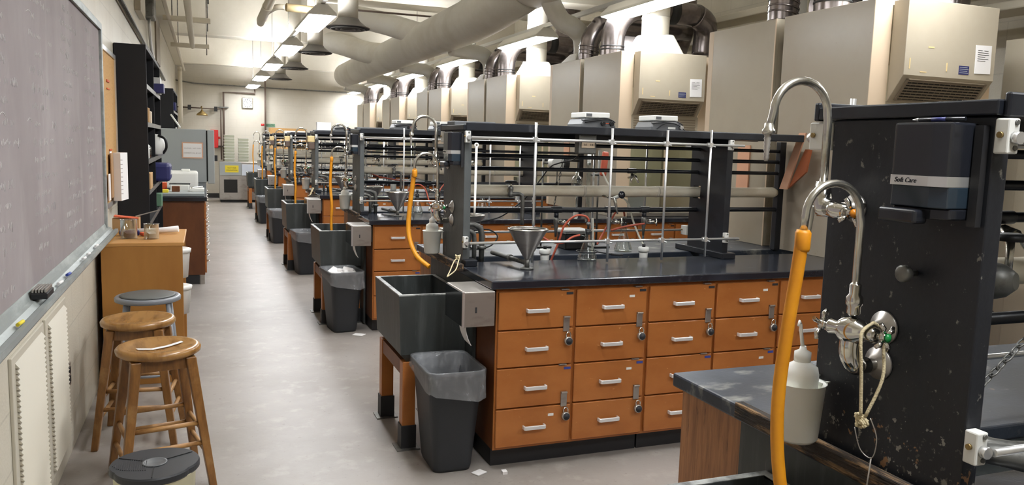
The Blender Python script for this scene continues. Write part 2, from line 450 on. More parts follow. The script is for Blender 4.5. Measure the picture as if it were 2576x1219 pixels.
# ---------------------------------------------------------------- ceiling diffusers
def diffuser(x, y, label):
    t = thing('air_diffuser', (x, y, 2.86), label, 'vent', 'round air diffusers')
    build('neck', MB().cyl((x, y, 2.97), (x, y, ZT - .005), .115, n=24), 'ceiling', t)
    build('cone', MB().lathe([(.25, 2.862), (.252, 2.868), (.21, 2.885), (.16, 2.925), (.14, 2.94), (.12, 2.972), (.001, 2.972)], (x, y, 0), 32), 'diff', t)
    mb = MB()
    for k in range(3):
        r = .205 - k * .058
        build('ring', MB().open_lathe([(r, 2.846), (r - .022, 2.861), (r - .028, 2.861), (r - .012, 2.846), (r, 2.846)], (x, y, 0), 28), 'diff', t)
    build('inner_plate', MB().cyl((x, y, 2.857), (x, y, 2.864), .243, n=32), 'dark', t)
    return t
dif = diffuser(1.58, 9.55, 'largest round dark air diffuser beside the nearest lamp')
for i in range(1, 4):
    dup(dif, 'round dark air diffuser, %s along the left lamp row%s' % (OR[i], ', smallest' if i == 3 else ''), (0, 2.93 * i, 0))
for n_, (a, b, c, r, m_) in enumerate([((1.5, 11.55, 3.49), (5.95, 11.55, 3.49), 'white pipe crossing under the ceiling above the duct', .042, 'pipew'),
                     ((2.05, 11.75, 3.42), (3.75, 11.75, 3.42), 'thin rusty pipe just below the white crossing pipe', .014, 'pipeb'),
                     ((1.5, 8.0, 3.84), (4.7, 8.0, 3.84), 'second white crossing pipe nearer the camera', .04, 'pipew')]):
    tag(build('overhead_pipe', MB().cyl(a, b, r, n=14), m_, org=a), c, 'pipe')

# main duct
def duct():
    t = thing('supply_duct', (3.1, 14, 3.07), 'long white canvas covered duct above the right lamp row, fatter at its near end', 'duct')
    R0 = .265
    build('duct_run', MB().tube([(3.1, 19.15, 3.09)] + [(3.1, 19.05 - i * .93, 3.08) for i in range(11)] + [(3.1, 9.4, 3.09), (3.12, 8.95, 3.12), (3.18, 8.55, 3.18), (3.26, 8.2, 3.26)], [.16, R0] + [R0] * 10 + [.262, .255, .24], 28, sm=0), 'ductw', t)
    build('upper_elbow', MB().tube([(3.1, 11.6, 3.1), (2.95, 12.2, 3.25), (2.6, 12.6, 3.4), (2.0, 12.7, 3.5)], .17, 20, sm=5), 'ductw', t)
    build('upper_elbow', MB().tube([(3.05, 14.4, 3.1), (2.85, 15.2, 3.22), (2.5, 15.7, 3.38), (2.1, 16.0, 3.5)], .2, 20, sm=5), 'ductw', t)
    mb = MB()
    for y in (10.2, 12.4, 14.9, 17.5, 19.6): mb.open_lathe([(R0 + .004, -.02), (R0 + .008, 0), (R0 + .004, .02)], (0, 0, 0), 28)
    return t
duct()
# the fat nearer section is the same run of ductwork: the thin one tucks into its rounded end
sd_ = bpy.data.objects['supply_duct']
build('wide_section', MB().tube([(3.3, 8.78, 3.38), (3.3, 8.74, 3.38), (3.3, 8.62, 3.38), (3.3, 8.4, 3.38), (3.3, 6, 3.38), (3.3, 2, 3.38), (3.3, -2, 3.38)], [.10, .22, .30, .34, .34, .34, .34], 32, sm=0), 'ductw', sd_)
build('duct_collar', MB().tube([(3.3, 6.9, 3.38), (3.3, 6.85, 3.38)], .35, 28), 'ductw', sd_)

# ---------------------------------------------------------------- far wall things
def on_far():
    t = thing('wall_clock', (1.09, YF, 2.46), 'square white clock with rounded corners on the far wall', 'clock')
    build('case', MB().box(.95, 1.23, YF - .05, YF, 2.335, 2.615), 'nickel', t, bevel=.04, seg=4)
    build('dial', MB().box(.975, 1.205, YF - .054, YF - .05, 2.36, 2.59), 'paper', t, bevel=.002)
    mb = MB()
    cx, cz = 1.09, 2.475
    for k in range(12):
        a = k * PI / 6; mb.obox((cx + .095 * math.sin(a), YF - .056, cz + .095 * math.cos(a)), (.016, .004, .028), ry=a)
    build('hour_marks', mb, 'ink', t)
    build('hand', MB().obox((cx + .006, YF - .059, cz + .045), (.008, .003, .1), ry=.12), 'ink', t)
    build('hand', MB().obox((cx - .022, YF - .062, cz + .028), (.01, .003, .07), ry=-.65), 'ink', t)
    # pipes
    t = thing('wall_pipe_run', (.5, YF - .06, 0), 'dark brown pipe turning down the far wall beside the clock', 'pipe')
    build('pipe', MB().tube([(1.27, YF - .08, 2.84), (1.27, YF - .08, 2.73), (.5, YF - .08, 2.73), (.5, YF - .08, .7)], .024, 10), 'pipeb', t)
    build('bracket', MB().box(.38, .62, YF - .11, YF, 2.33, 2.36), 'galv', t)
    build('bracket', MB().box(.36, .56, YF - .12, YF, 1.33, 1.36), 'cord', t)
    t = thing('slim_wall_pipe', (.44, YF - .06, 0), 'thinner brown pipe from shower line down the far wall', 'pipe')
    build('pipe', MB().tube([(-.6, YF - .13, 2.31), (.43, YF - .13, 2.29), (.43, YF - .13, 1.0)], .018, 10), 'pipeb', t)
    build('pipe_joint', MB().box(-.36, -.28, YF - .17, YF - .09, 2.25, 2.37), 'cord', t)
    build('pipe_joint', MB().box(.27, .35, YF - .17, YF - .09, 2.23, 2.35), 'cord', t)
    t = thing('emergency_shower', (-.02, YF - .45, 2.1), 'brass emergency shower head hanging under the far wall pipe', 'shower head')
    build('arm', MB().tube([(-.05, YF - .16, 2.31), (-.03, YF - .4, 2.33), (-.02, YF - .45, 2.28)], .016, 8), 'brass', t)
    build('shower_rose', MB().lathe([(.02, 2.26), (.03, 2.22), (.12, 2.15), (.14, 2.11), (.13, 2.105), (.001, 2.105)], (-.02, YF - .45, 0), 20), 'brass', t)
    tag(build('thin_conduit', MB().tube([(XL, YF - .03, 2.98), (-.2, YF - .03, 2.92), (1.5, YF - .03, 2.90), (3.9, YF - .03, 2.88)], .016, 8), 'galv', org=(1, YF, 2.9)), 'thin grey conduit running across the upper far wall', 'conduit')
    t = thing('sprinkler_riser', (1.5, YF - .12, 0), 'thin brown riser with red valve beside the clock wall', 'pipe')
    build('pipe', MB().cyl((1.53, YF - .12, .9), (1.53, YF - .12, 3.74), .022), 'pipeb', t)
    build('valve_knob', MB().cyl((1.42, YF - .12, 1.93), (1.5, YF - .12, 1.93), .03), 'red', t)
    t = thing('direction_sign', (1.65, YF - .01, 1.93), 'small green SOUTH sign on the far wall', 'sign')
    build('plate', MB().box(1.545, 1.78, YF - .012, YF, 1.885, 1.965), 'greens', t)
    text('sign_text', 'SOUTH', 'ink', t, (1.66, YF - .0125, 1.925), .06, (0, -1, 0))
    t = thing('far_pinboard', (2.0, YF, 1.6), 'cork pinboard with papers low on the far wall', 'notice board')
    build('cork_panel', MB().box(1.62, 2.6, YF - .02, YF - .002, 1.3, 1.86), 'cork', t)
    build('paper_sheet', MB().box(2.02, 2.32, YF - .025, YF - .021, 1.5, 1.8), 'paper', t)
    build('paper_sheet', MB().box(2.36, 2.56, YF - .025, YF - .021, 1.55, 1.8), 'paper', t)
    t = thing('ice_machine', (.8, 21, 0), 'stainless ice machine with yellow notice against far wall', 'ice machine')
    x0, x1, xm, y0 = .35, 1.45, .86, 20.75
    build('body', MB().box(x0, x1, y0, 21.5, .06, .99), 'steel', t, bevel=.008)
    build('upper_front', MB().box(x0 + .005, xm - .005, y0 - .02, y0, .66, .985), 'greym', t, bevel=.004)
    build('door', MB().box(xm + .005, x1 - .005, y0 - .025, y0, .66, .93), 'scrn', t, bevel=.004)
    build('lower_panel', MB().box(x0 + .005, xm - .005, y0 - .014, y0, .09, .64), 'steel', t)
    build('vent_grille', MB().box(.45, .76, y0 - .02, y0 - .014, .24, .56), 'dark', t)
    build('base', MB().box(x0 + .02, x1 - .02, y0 + .02, 21.45, 0, .06), 'dark', t)
    t = thing('yellow_notice', (.66, y0 - .03, .8), 'yellow paper notice taped on the ice machine', 'notice')
    build('paper_sheet', MB().box(.48, .79, y0 - .026, y0 - .021, .735, .9), 'yellow', t)
    text('notice_text', 'NOT FOR', 'ink', t, (.635, y0 - .0265, .84), .045, (0, -1, 0))
    text('notice_text', 'CONSUMPTION', 'ink', t, (.635, y0 - .0265, .785), .035, (0, -1, 0))
    tray = None
    k = 0
    for sx, nn in ((.47, 9), (.80, 8)):
        for i in range(nn):
            z = .992 + i * .072
            lab = 'clear plastic bin, %s from the bottom of the %s stack on the ice machine' % (['first', 'second', 'third', 'fourth', 'fifth', 'sixth', 'seventh', 'eighth', 'ninth'][i], 'left' if sx < .6 else 'right')
            if tray is None:
                tray = thing('stacking_bin', (sx + .12, 21.1, z), lab, 'bin', 'clear bins stacked on the ice machine')
                build('tub', MB().loops([[(sx + .01, 20.96, z), (sx + .23, 20.96, z), (sx + .23, 21.24, z), (sx + .01, 21.24, z)], [(sx, 20.95, z + .06), (sx + .24, 20.95, z + .06), (sx + .24, 21.25, z + .06), (sx, 21.25, z + .06)]]), 'tooth', tray)
                build('rim', MB().box(sx - .006, sx + .246, 20.944, 21.256, z + .06, z + .07), 'milk', tray)
            else:
                c = dup(tray, lab); c.location = (sx + .12, 21.1, z)
on_far()

# ---------------------------------------------------------------- left wall
def left_wall():
    X = XL
    t = thing('chalkboard', (X, 3.5, 1.0), 'large chalk smeared grey chalkboard on left wall', 'chalkboard')
    build('writing_surface', MB().box(X, X + .018, .2, 5.86, .96, 2.24), 'board', t)
    mb = MB().box(X, X + .035, .2, 5.9, 2.235, 2.275)
    mb.box(X, X + .035, 5.86, 5.9, .93, 2.235)
    build('frame', mb, 'dust', t, bevel=.004)
    mb = MB().prism([(X, .918), (X + .085, .913), (X + .09, .922), (X + .088, .942), (X + .07, .942), (X + .06, .934), (X + .045, .950), (X + .03, .955), (X + .02, .985), (X, .985)], 'y', .2, 5.96)
    build('tray', mb, 'dust', t)
    e = thing('chalk_eraser', (X + .05, 3.42, .93), 'black felt chalk eraser lying on the chalk tray', 'eraser')
    build('felt', MB().box(X + .032, X + .086, 3.34, 3.48, .956, .980), 'cord', e, bevel=.004)
    mb = MB()
    for k in range(5): mb.box(X + .034 + k * .0102, X + .041 + k * .0102, 3.345, 3.475, .980, .994)
    build('back', mb, 'steel', e, bevel=.002)
    for i, (y, l, m_, lab) in enumerate([(2.94, .05, 'yellow', 'yellow chalk stub at the near end of tray'), (3.72, .06, 'paper', 'white chalk piece just beyond the eraser'), (3.95, .05, 'bluet', 'blue chalk piece on the tray'), (4.45, .05, 'paper', 'white chalk piece midway along the tray'), (4.62, .04, 'paper', 'small white chalk stub in the middle of tray'), (4.95, .06, 'paper', 'farthest white chalk piece on the tray')]):
        tag(build('chalk', MB().cyl((X + .064, y, .9495), (X + .070, y + l, .9505), .0065, n=10), m_, org=(X + .06, y, .912)), lab, 'chalk', 'chalk on the tray')
    # chalk marks: faint written lines
    mb = MB(); rnd = random.Random(3)
    for row in range(17):
        z = 2.16 - row * .07
        for c_ in range(4):
            y = 2.75 + c_ * .78 + rnd.random() * .12
            for wd in range(rnd.randint(2, 4)):
                n = rnd.randint(7, 15); hgt = rnd.uniform(.012, .024)
                if rnd.random() < .12: y += .12; continue
                pts = [(X + .0183, y + j * .010 + rnd.uniform(-.003, .003), z + (hgt if j % 2 else -hgt) * rnd.uniform(.2, 1)) for j in range(n)]
                mb.tube(pts, rnd.choice((.0009, .0014, .0019)), 4, cap=False)
                y += n * .010 + .03
    for (y, z, l) in ((3.55, 2.02, .12), (3.05, 1.62, .09), (3.5, 1.61, .08), (3.3, 2.2, .16)):
        mb.tube([(X + .0185, y + i * l / 8, z + .012 * math.sin(i * PI / 8)) for i in range(9)], .002, 4, cap=False)
    for v in mb.v: v.x = X + .0181 + (v.x - X - .0181) * .35   # chalk lies flat on the board
    o = build('chalk_writing', mb, 'chalk', t); o['kind'] = 'stuff'
    # cork board
    t = thing('cork_board', (X, 6.4, 1.6), 'narrow cork board with papers beyond the chalkboard', 'notice board')
    build('cork_panel', MB().box(X, X + .015, 6.0, 6.82, 1.1, 2.13), 'cork', t)
    mb = MB().box(X, X + .025, 5.97, 6.85, 2.13, 2.16); mb.box(X, X + .025, 5.97, 6.85, 1.07, 1.1); mb.box(X, X + .025, 5.97, 6.0, 1.1, 2.13); mb.box(X, X + .025, 6.82, 6.85, 1.1, 2.13)
    build('frame', mb, 'alu', t)
    mb = MB().box(X + .016, X + .022, 6.25, 6.4, 1.93, 1.945).box(X + .016, X + .022, 6.25, 6.42, 1.88, 1.888).box(X + .016, X + .022, 6.3, 6.45, 1.455, 1.465)
    build('paper_strip', mb, 'orangep', t)
    build('paper_strip', MB().box(X + .016, X + .02, 6.3, 6.42, 1.40, 1.45), 'paper', t)
    t = thing('clipboard', (X + .03, 6.3, 1.2), 'tan clipboard holding white sheets on cork board', 'clipboard')
    build('backing', MB().box(X + .03, X + .036, 6.2, 6.44, 1.13, 1.44), 'clip', t)
    build('paper_stack', MB().obox((X + .072, 6.44, 1.27), (.05, .2, .34), rz=-.15), 'paper', t)
    mb = MB()
    for k in range(9): mb.obox((X + .074, 6.34, 1.39 - k * .03), (.044, .002, .003), rz=-.15)
    build('printed_lines', mb, 'inkg', t)
    t = thing('hanging_paper', (X + .03, 6.12, 1.2), 'white sheet hanging at the near side of cork board', 'paper')
    build('paper_sheet', MB().box(X + .026, X + .032, 6.07, 6.17, 1.12, 1.3), 'paper', t)
    # vent panels beneath
    for i, (y0, y1, lab) in enumerate([(3.09, 3.68, 'louvred metal panel under the tray, nearest one'), (3.72, 4.24, 'louvred metal panel under the tray, farther one beside outlet')]):
        t = thing('louvre_panel', (X, (y0 + y1) / 2, .1), lab, 'vent')
        build('plate', MB().box(X, X + .012, y0, y1, .09, .80), 'panelw', t, bevel=.003)
        mb = MB()
        for k in range(33):
            z = .13 + k * .0195
            mb._add([(X + .012, y0 + .05, z), (X + .012, y1 - .05, z), (X + .026, y1 - .05, z - .002), (X + .026, y0 + .05, z - .002), (X + .012, y0 + .05, z + .017), (X + .012, y1 - .05, z + .017)], [(0, 1, 2, 3), (3, 2, 5, 4), (0, 3, 4), (1, 5, 2)], False)
        build('slats', mb, 'panelw', t)
    t = thing('wall_outlet', (X, 4.32, .4), 'grey steel outlet plate on left wall below the tray', 'outlet')
    build('plate', MB().box(X, X + .006, 4.285, 4.365, .34, .455), 'steel', t, bevel=.002)
    build('socket', MB().box(X + .006, X + .009, 4.305, 4.345, .405, .435).box(X + .006, X + .009, 4.305, 4.345, .36, .39), 'cord', t)
    # conduit, speaker, grille, box
    tag(build('wall_conduit', MB().tube([(X + .03, 6.4, 2.66), (X + .03, 9.9, 2.60), (X + .03, 13, 2.57), (X + .03, 15.2, 2.52)], .02, 10), 'galv', org=(X, 8, 2.6)), 'grey conduit running along the top of left wall', 'conduit')
    t = thing('junction_box', (X, 9.6, 2.8), 'cream metal box high on the left wall', 'box')
    build('body', MB().box(X + .002, X + .06, 9.2, 9.95, 2.83, 3.315), 'taupe', t)
    t = thing('wall_speaker', (X, 10.6, 3.0), 'dark grey wall speaker high beyond the cream box', 'speaker')
    build('body', MB().box(X, X + .11, 10.7, 11.2, 2.98, 3.35), 'galv', t, bevel=.02)
    build('cable', MB().tube([(X + .04, 11.0, 2.99), (X + .04, 11.0, 2.85), (X + .03, 11.5, 2.66), (X + .03, 12.0, 2.6)], .018, 8, sm=4), 'alu', t)
    t = thing('wall_grille', (X, 13.4, 2.6), 'tall slatted air grille high on the left wall', 'vent')
    build('plate', MB().box(X, X + .02, 13.0, 14.1, 2.65, 3.4), 'grille', t)
    tag(build('duct_box', MB().box(X + .002, X + .2, 8.2, 21.9, 3.32, 3.385), 'pipew', org=(X, 12, 3.3), bevel=.01), 'cream boxed trunking along the top of left wall', 'trunking')
    t = thing('corner_drain_pipe', (X + .1, 21.9, 0), 'cream vertical pipe in the far left corner', 'pipe')
    build('pipe', MB().tube([(X + .06, 21.8, 3.24), (X + .12, 21.8, 3.24), (X + .12, 21.8, 3.18), (X + .12, 21.8, 1.9)], .05, 12), 'pipew', t)
    tag(build('upper_wall_pipe', MB().tube([(-.15, 2, 3.12), (-.15, 15.1, 3.12), (-.15, 15.2, 3.10)], [.042, .042, .03], 14), 'pipew', org=(-.15, 9, 3.1)), 'cream pipe running overhead on the hangers at upper left', 'pipe')
    tag(build('upper_wall_pipe', MB().tube([(-.42, 2, 3.19), (-.42, 21.8, 3.19)], .026, 12), 'pipew', org=(-.42, 9, 3.2)), 'thinner cream pipe nearest the wall on the overhead hangers', 'pipe')
    for i, (y, z, lab) in enumerate([(10.4, 3.28, 'nearer'), (12.4, 3.2, 'middle'), (15.3, 3.14, 'farther')]):
        t = thing('pipe_hanger', (-.2, y, z), '%s cream cross bar hung on rods at upper left' % lab, 'hanger')
        build('cross_bar', MB().box(-.5, .12, y - .03, y + .03, z - .04, z + .03), 'pipew', t)
        build('rod', MB().cyl((.08, y, z - .15), (.08, y, ZT - .005), .008, n=6), 'galv', t)
        build('rod', MB().cyl((-.38, y, z), (-.38, y, ZT - .005), .008, n=6), 'galv', t)
    t = thing('hung_drain_elbow', (.73, 10.3, 3.1), 'white insulated drain elbow hanging beside nearest lamp', 'pipe')
    build('pipe', MB().tube([(.73, 6.0, 3.12), (.73, 10.6, 3.11), (.72, 11.1, 3.09), (.72, 11.2, 3.06)], [.055, .055, .055, .045], 16), 'pipew', t)
    build('pipe_joint', MB().cyl((.73, 10.0, 3.11), (.73, 10.1, 3.11), .062, n=16).cyl((.73, 10.9, 3.1), (.73, 10.94, 3.1), .06, n=16), 'pipew', t)
    build('branch', MB().tube([(.73, 10.55, 3.09), (.77, 10.3, 3.10), (.84, 10.12, 3.12), (.93, 10.08, 3.12)], .035, 12, sm=4), 'pipew', t)
    tag(build('tan_pipe_sleeve', MB().cyl((.942, 10.08, 3.12), (1.42, 10.16, 3.12), .048, n=16), 'tan', org=(1.1, 10.1, 3.1)), 'tan pipe sleeve behind the nearest lamp', 'pipe')
left_wall()

# ---------------------------------------------------------------- left side furniture
def left_furniture():
    # low cabinet
    t = thing('low_cabinet', (-.36, 5.85, 0), 'honey wood low cabinet behind the stools by left wall', 'cabinet')
    x0, x1, y0, y1, zt = -.6, -.135, 5.44, 6.24, .905
    build('side_panel', MB().box(x0, x1, y0, y0 + .02, 0, zt - .02), 'pine', t, bevel=.002)
    build('side_panel', MB().box(x0, x1, y1 - .02, y1, 0, zt - .02), 'pine', t, bevel=.002)
    build('back_panel', MB().box(x0, x0 + .012, y0 + .02, y1 - .02, .02, zt - .02), 'pine', t)
    build('top', MB().box(x0, x1 + .01, y0 - .004, y1, zt - .022, zt), 'pine_t', t, bevel=.003)
    for z in (.03, .34, .62): build('shelf', MB().box(x0 + .012, x1 - .01, y0 + .02, y1 - .02, z, z + .018), 'pine_t', t)
    for i, (y, z, m_, lab) in enumerate([(5.72, .64, 'white', 'white tub on the upper shelf of the low cabinet, sticking out'), (5.9, .36, 'white', 'white tub on the middle shelf of the low cabinet')]):
        b = thing('plastic_tub', (-.19, y, z), lab, 'tub', 'tubs in the low cabinet')
        build('body', MB().lathe([(.075, z), (.088, z + .16), (.09, z + .165)], (-.185, y, 0), 24), m_, b)
        build('lid', MB().lathe([(.095, z + .165), (.097, z + .19), (.08, z + .195)], (-.185, y, 0), 24), m_, b)
    tag(build('blue_book', MB().box(-.3, -.11, 5.6, 5.8, .0495, .08), 'bluet', org=(-.2, 5.7, .05)), 'blue book at the bottom of the low cabinet', 'book')
    # on top
    zt = .905
    def beaker(x, y, r, h, lab, fill=None):
        b = thing('glass_beaker', (x, y, zt), lab, 'beaker')
        build('glass_wall', MB().open_lathe([(.001, zt + .002), (r, zt + .002), (r, zt + h), (r + .005, zt + h + .004), (r - .0015, zt + h), (r - .0015, zt + .004)], (x, y, 0), 24), 'glass', b)
        if fill: build('paper_scrap', MB().obox((x, y, zt + .025), (r * 1.1, r * .9, .03), rz=.5, rx=.3), fill, b)
        return b
    beaker(-.46, 5.70, .05, .12, 'taller glass beaker on the low cabinet near the wall', 'blue')
    beaker(-.325, 5.66, .045, .095, 'shorter glass beaker on the low cabinet', 'paper')
    b = thing('cardboard_box', (-.5, 6.1, zt), 'small open cardboard box with orange lid behind the beakers', 'box')
    build('body', MB().box(-.585, -.42, 6.0, 6.14, zt, zt + .10), 'kraft', b)
    build('lid', MB().obox((-.5, 6.03, zt + .108), (.15, .10, .006), ry=.12), 'orangep', b)
    t = thing('notebook_roll', (-.25, 5.98, zt), 'long rolled white papers lying across the low cabinet', 'paper')
    build('roll', MB().tube([(-.48, 5.96, zt + .02), (-.3, 5.95, zt + .022), (-.17, 5.93, zt + .034)], [.014, .018, .022], 12), 'paper', t)
    tag(build('pink_cloth', MB().obox((-.365, 5.83, zt + .0125), (.07, .07, .022), rz=.4), 'orangep', org=(-.365, 5.83, zt), bevel=.008), 'pinkish cloth scrap behind the beakers on the low cabinet', 'cloth')
    tag(build('purple_case', MB().obox((-.47, 5.86, zt + .018), (.12, .05, .034), rz=.2), 'blue', org=(-.47, 5.86, zt), bevel=.008), 'purple case behind the taller beaker', 'case')
    tag(build('steel_spatula', MB().obox((-.37, 6.08, zt + .13), (.16, .02, .004), rz=.3, ry=-.25), 'steel', org=(-.37, 6.08, zt + .1)), 'metal strip leaning over the cardboard box', 'spatula')
    # wooden stools
    def stool(cx, cy, rz, lab, r=.178, zt=.635):
        t = thing('wooden_stool', (cx, cy, 0), lab, 'stool', 'stools by the left wall')
        build('seat', MB().lathe([(.001, zt - .018), (.08, zt - .014), (.13, zt - .006), (.155, zt), (.170, zt - .002), (.180, zt - .014), (.178, zt - .03), (.165, zt - .04), (.001, zt - .04)], (cx, cy, 0), 40), 'oak_s', t)
        mb = MB()
        a = .105
        for sx, sy in ((0, 1), (0, -1), (1, 0), (-1, 0)):
            if sx: mb.box(cx + sx * a - .011, cx + sx * a + .011, cy - a, cy + a, zt - .095, zt - .04)
            else: mb.box(cx - a, cx + a, cy + sy * a - .011, cy + sy * a + .011, zt - .095, zt - .04)
        build('apron', mb, 'oak', t, bevel=.002)
        for sx in (-1, 1):
            for sy in (-1, 1):
                def sq(c, h): return [(c[0] - h, c[1] - h, c[2]), (c[0] + h, c[1] - h, c[2]), (c[0] + h, c[1] + h, c[2]), (c[0] - h, c[1] + h, c[2])]
                build('leg', MB().loops([sq((cx + sx * .185, cy + sy * .185, 0), .016), sq((cx + sx * .112, cy + sy * .112, zt - .042), .022)]), 'oak', t, bevel=.004)
        def lp(sx, sy, z):
            q = z / (zt - .042); rr = .185 + (.112 - .185) * q
            return Vector((cx + sx * rr, cy + sy * rr, z))
        for (p, q, z) in [((-1, -1), (1, -1), .2), ((-1, 1), (1, 1), .2), ((-1, -1), (-1, 1), .15), ((1, -1), (1, 1), .15), ((-1, -1), (1, -1), .29), ((-1, 1), (1, 1), .29), ((-1, -1), (-1, 1), .25), ((1, -1), (1, 1), .25)]:
            build('rung', MB().cyl(lp(p[0], p[1], z), lp(q[0], q[1], z), .0105, n=10), 'oak_rung', t)
        return t
    s1 = stool(-.205, 3.87, 0, 'nearest wooden stool, with white tape stuck on its seat')
    s1.rotation_euler.z = .22
    s2 = dup(s1, 'second wooden stool, between the taped stool and the grey one', (-.125, .62, 0), rz=-.1)
    tp = MB()
    prv = [(-.09, -.03), (-.03, -.045), (.04, -.02), (.11, .02)]
    L_, R_ = [], []
    for i, (a, b) in enumerate(prv):
        L_.append(Vector((-.205 + a, 3.87 + b, .6215 + .0001 * i + (abs(a) * .06))))
        R_.append(Vector((-.205 + a - .005, 3.87 + b + .024, .6215 + (abs(a) * .06))))
    for i in range(3): tp._add([L_[i], L_[i + 1], R_[i + 1], R_[i], L_[i] + Vector((0, 0, .001)), L_[i + 1] + Vector((0, 0, .001)), R_[i + 1] + Vector((0, 0, .001)), R_[i] + Vector((0, 0, .001))], [(0, 3, 2, 1), (4, 5, 6, 7), (0, 1, 5, 4), (2, 3, 7, 6), (0, 4, 7, 3), (1, 2, 6, 5)], False)
    build('tape_strip', tp, 'paper', s1)
    cx, cy, zt2 = -.315, 5.02, .655
    t = thing('metal_stool', (cx, cy, 0), 'grey painted metal stool with round pad, farthest of three stools', 'stool', 'stools by the left wall')
    build('seat', MB().lathe([(.001, zt2 - .035), (.165, zt2 - .035), (.176, zt2 - .03), (.178, zt2 - .012), (.17, zt2 - .004), (.15, zt2 - .006), (.001, zt2 - .006)], (cx, cy, 0), 40), 'stoolg', t)
    build('pad', MB().lathe([(.001, zt2 - .006), (.148, zt2 - .006), (.15, zt2), (.14, zt2 + .004), (.001, zt2 + .004)], (cx, cy, 0), 40), 'stoolp', t)
    for sx in (-1, 1):
        for sy in (-1, 1):
            build('leg', MB().tube([(cx + sx * .11, cy + sy * .11, zt2 - .035), (cx + sx * .165, cy + sy * .165, 0)], .0125, 12), 'stoolg', t)
    build('foot_ring', MB().tube([(cx + .2 * math.cos(k * PI / 16), cy + .2 * math.sin(k * PI / 16), .22) for k in range(32)], .008, 8, closed=True), 'stoolg', t)
    # pail with the trefoil lid
    cx, cy, zl = -.180, 2.99, .42
    t = thing('step_pail', (cx, cy, 0), 'pale pail with black three lobed ribbed lid in front of stools', 'pail')
    build('bucket', MB().lathe([(.115, 0), (.12, .01), (.135, zl - .03), (.14, zl - .025), (.12, zl - .025), (.001, zl - .03)], (cx, cy, 0), 36), 'pale', t)
    n = 72; out = []
    for k in range(n):
        a = 2 * PI * k / n
        rr = .148 + .013 * abs(math.cos(1.5 * (a - .45))) ** .6 * 1.0 - .010
        out.append((rr * math.cos(a), rr * math.sin(a)))
    def ring(s_, z): return [(cx + s_ * a, cy + s_ * b, z) for a, b in out]
    build('lid', MB().loops([ring(.97, zl - .028), ring(1, zl - .022), ring(1, zl - .006), ring(.975, zl)], sm=False), 'lid', t)
    mb = MB()
    for k in range(18):
        xx = -.135 + k * .0072
        hh = math.sqrt(max(.13 ** 2 - xx ** 2, 0)) * .75
        if xx < -.02: mb.box(cx + xx - .0016, cx + xx + .0016, cy - hh * .7, cy + hh * .55, zl, zl + .002)
    build('lid_ribs', mb, 'lid', t)
    for a in (.5, 2.6, 4.7): build('lid_seam', MB().obox((cx + .09 * math.cos(a), cy + .09 * math.sin(a), zl + .001), (.1, .003, .003), rz=a), 'cord', t)
    build('badge', MB().lathe([(.042, zl), (.042, zl + .003), (.036, zl + .003), (.034, zl + .0015), (.001, zl + .0015)], (cx, cy, 0), 28), 'hotg', t)
    # black shelf unit
    def shelf_unit(y0, y1, label, zs, n_div):
        xb, xf, zt = XL + .005, -.405, 2.265
        t = thing('black_shelving', (-.52, (y0 + y1) / 2, 0), label, 'shelving', 'black shelving on the left wall')
        build('side_panel', MB().box(xb, xf, y0, y0 + .022, 0, zt), 'shelfblack', t, bevel=.003)
        build('side_panel', MB().box(xb, xf, y1 - .022, y1, 0, zt), 'shelfblack', t)
        for k in range(1, n_div):
            y = y0 + (y1 - y0) * k / n_div
            build('divider', MB().box(xb + .01, xf - .004, y - .01, y + .01, 0, zt - .02), 'shelfblack', t)
        build('back_panel', MB().box(xb, xb + .008, y0 + .02, y1 - .02, 0, zt), 'shelfblack', t)
        build('top', MB().box(xb, xf, y0 + .02, y1 - .02, zt - .025, zt), 'shelfblack', t)
        for z in zs:
            s = build('shelf', MB().box(xb + .008, xf - .003, y0 + .02, y1 - .02, z - .02, z), 'shelfblack', t)
            build('edge_strip', MB().box(xf - .003, xf + .001, y0 + .02, y1 - .02, z - .034, z + .002), 'galv', s)
        return t
    ZS = (1.965, 1.67, 1.38, 1.135, .885)
    shelf_unit(6.93, 9.05, 'tall black open shelving against left wall, nearer unit', ZS, 2)
    shelf_unit(12.99, 15.0, 'black open shelving beyond the oven on left wall', (1.95, 1.67, 1.38), 2)
    def sbox(name, x0, x1, y0, y1, z, h, m_, lab, cat='box', extra=None, bev=.004):
        o = build(name, MB().box(x0, x1, y0, y1, z, z + h), m_, org=((x0 + x1) / 2, (y0 + y1) / 2, z), bevel=bev)
        tag(o, lab, cat); return o
    sbox('cardboard_packet', -.55, -.42, 8.05, 8.2, 1.968, .16, 'kraft', 'tan packet standing on the top shelf of black shelving', 'packet')
    sbox('white_carton', -.56, -.38, 8.6, 8.75, 1.968, .16, 'white', 'white carton at the far end of top shelf', 'carton')
    sbox('tissue_box', -.5, -.34, 8.3, 8.5, 1.968, .085, 'blue', 'blue and white tissue box jutting over the top shelf', 'box')
    sbox('brown_packet', -.56, -.41, 7.2, 7.32, 1.673, .12, 'kraft', 'brown packet near the front of second shelf', 'packet')
    sbox('small_carton', -.56, -.41, 7.45, 7.62, 1.673, .10, 'cream', 'pale small carton on the second shelf', 'carton')
    for i, (y, h) in enumerate([(7.08, .15), (7.3, .13)]):
        b = thing('reagent_jug', (-.47, y, 1.383), ['white jug at the near end of third shelf', 'clear jar beside the white jug on third shelf'][i], 'jug')
        build('body', MB().lathe([(.05, 1.383), (.055, 1.39), (.055, 1.383 + h * .7), (.02, 1.383 + h), (.001, 1.383 + h)], (-.46, y, 0), 20), ['white', 'glass'][i], b)
        build('cap', MB().lathe([(.024, 1.383 + h), (.024, 1.403 + h), (.001, 1.403 + h)], (-.46, y, 0), 14), 'white', b)
    b = thing('white_jug', (-.42, 8.4, 1.383), 'large white jug with dark loop handle on third shelf', 'jug')
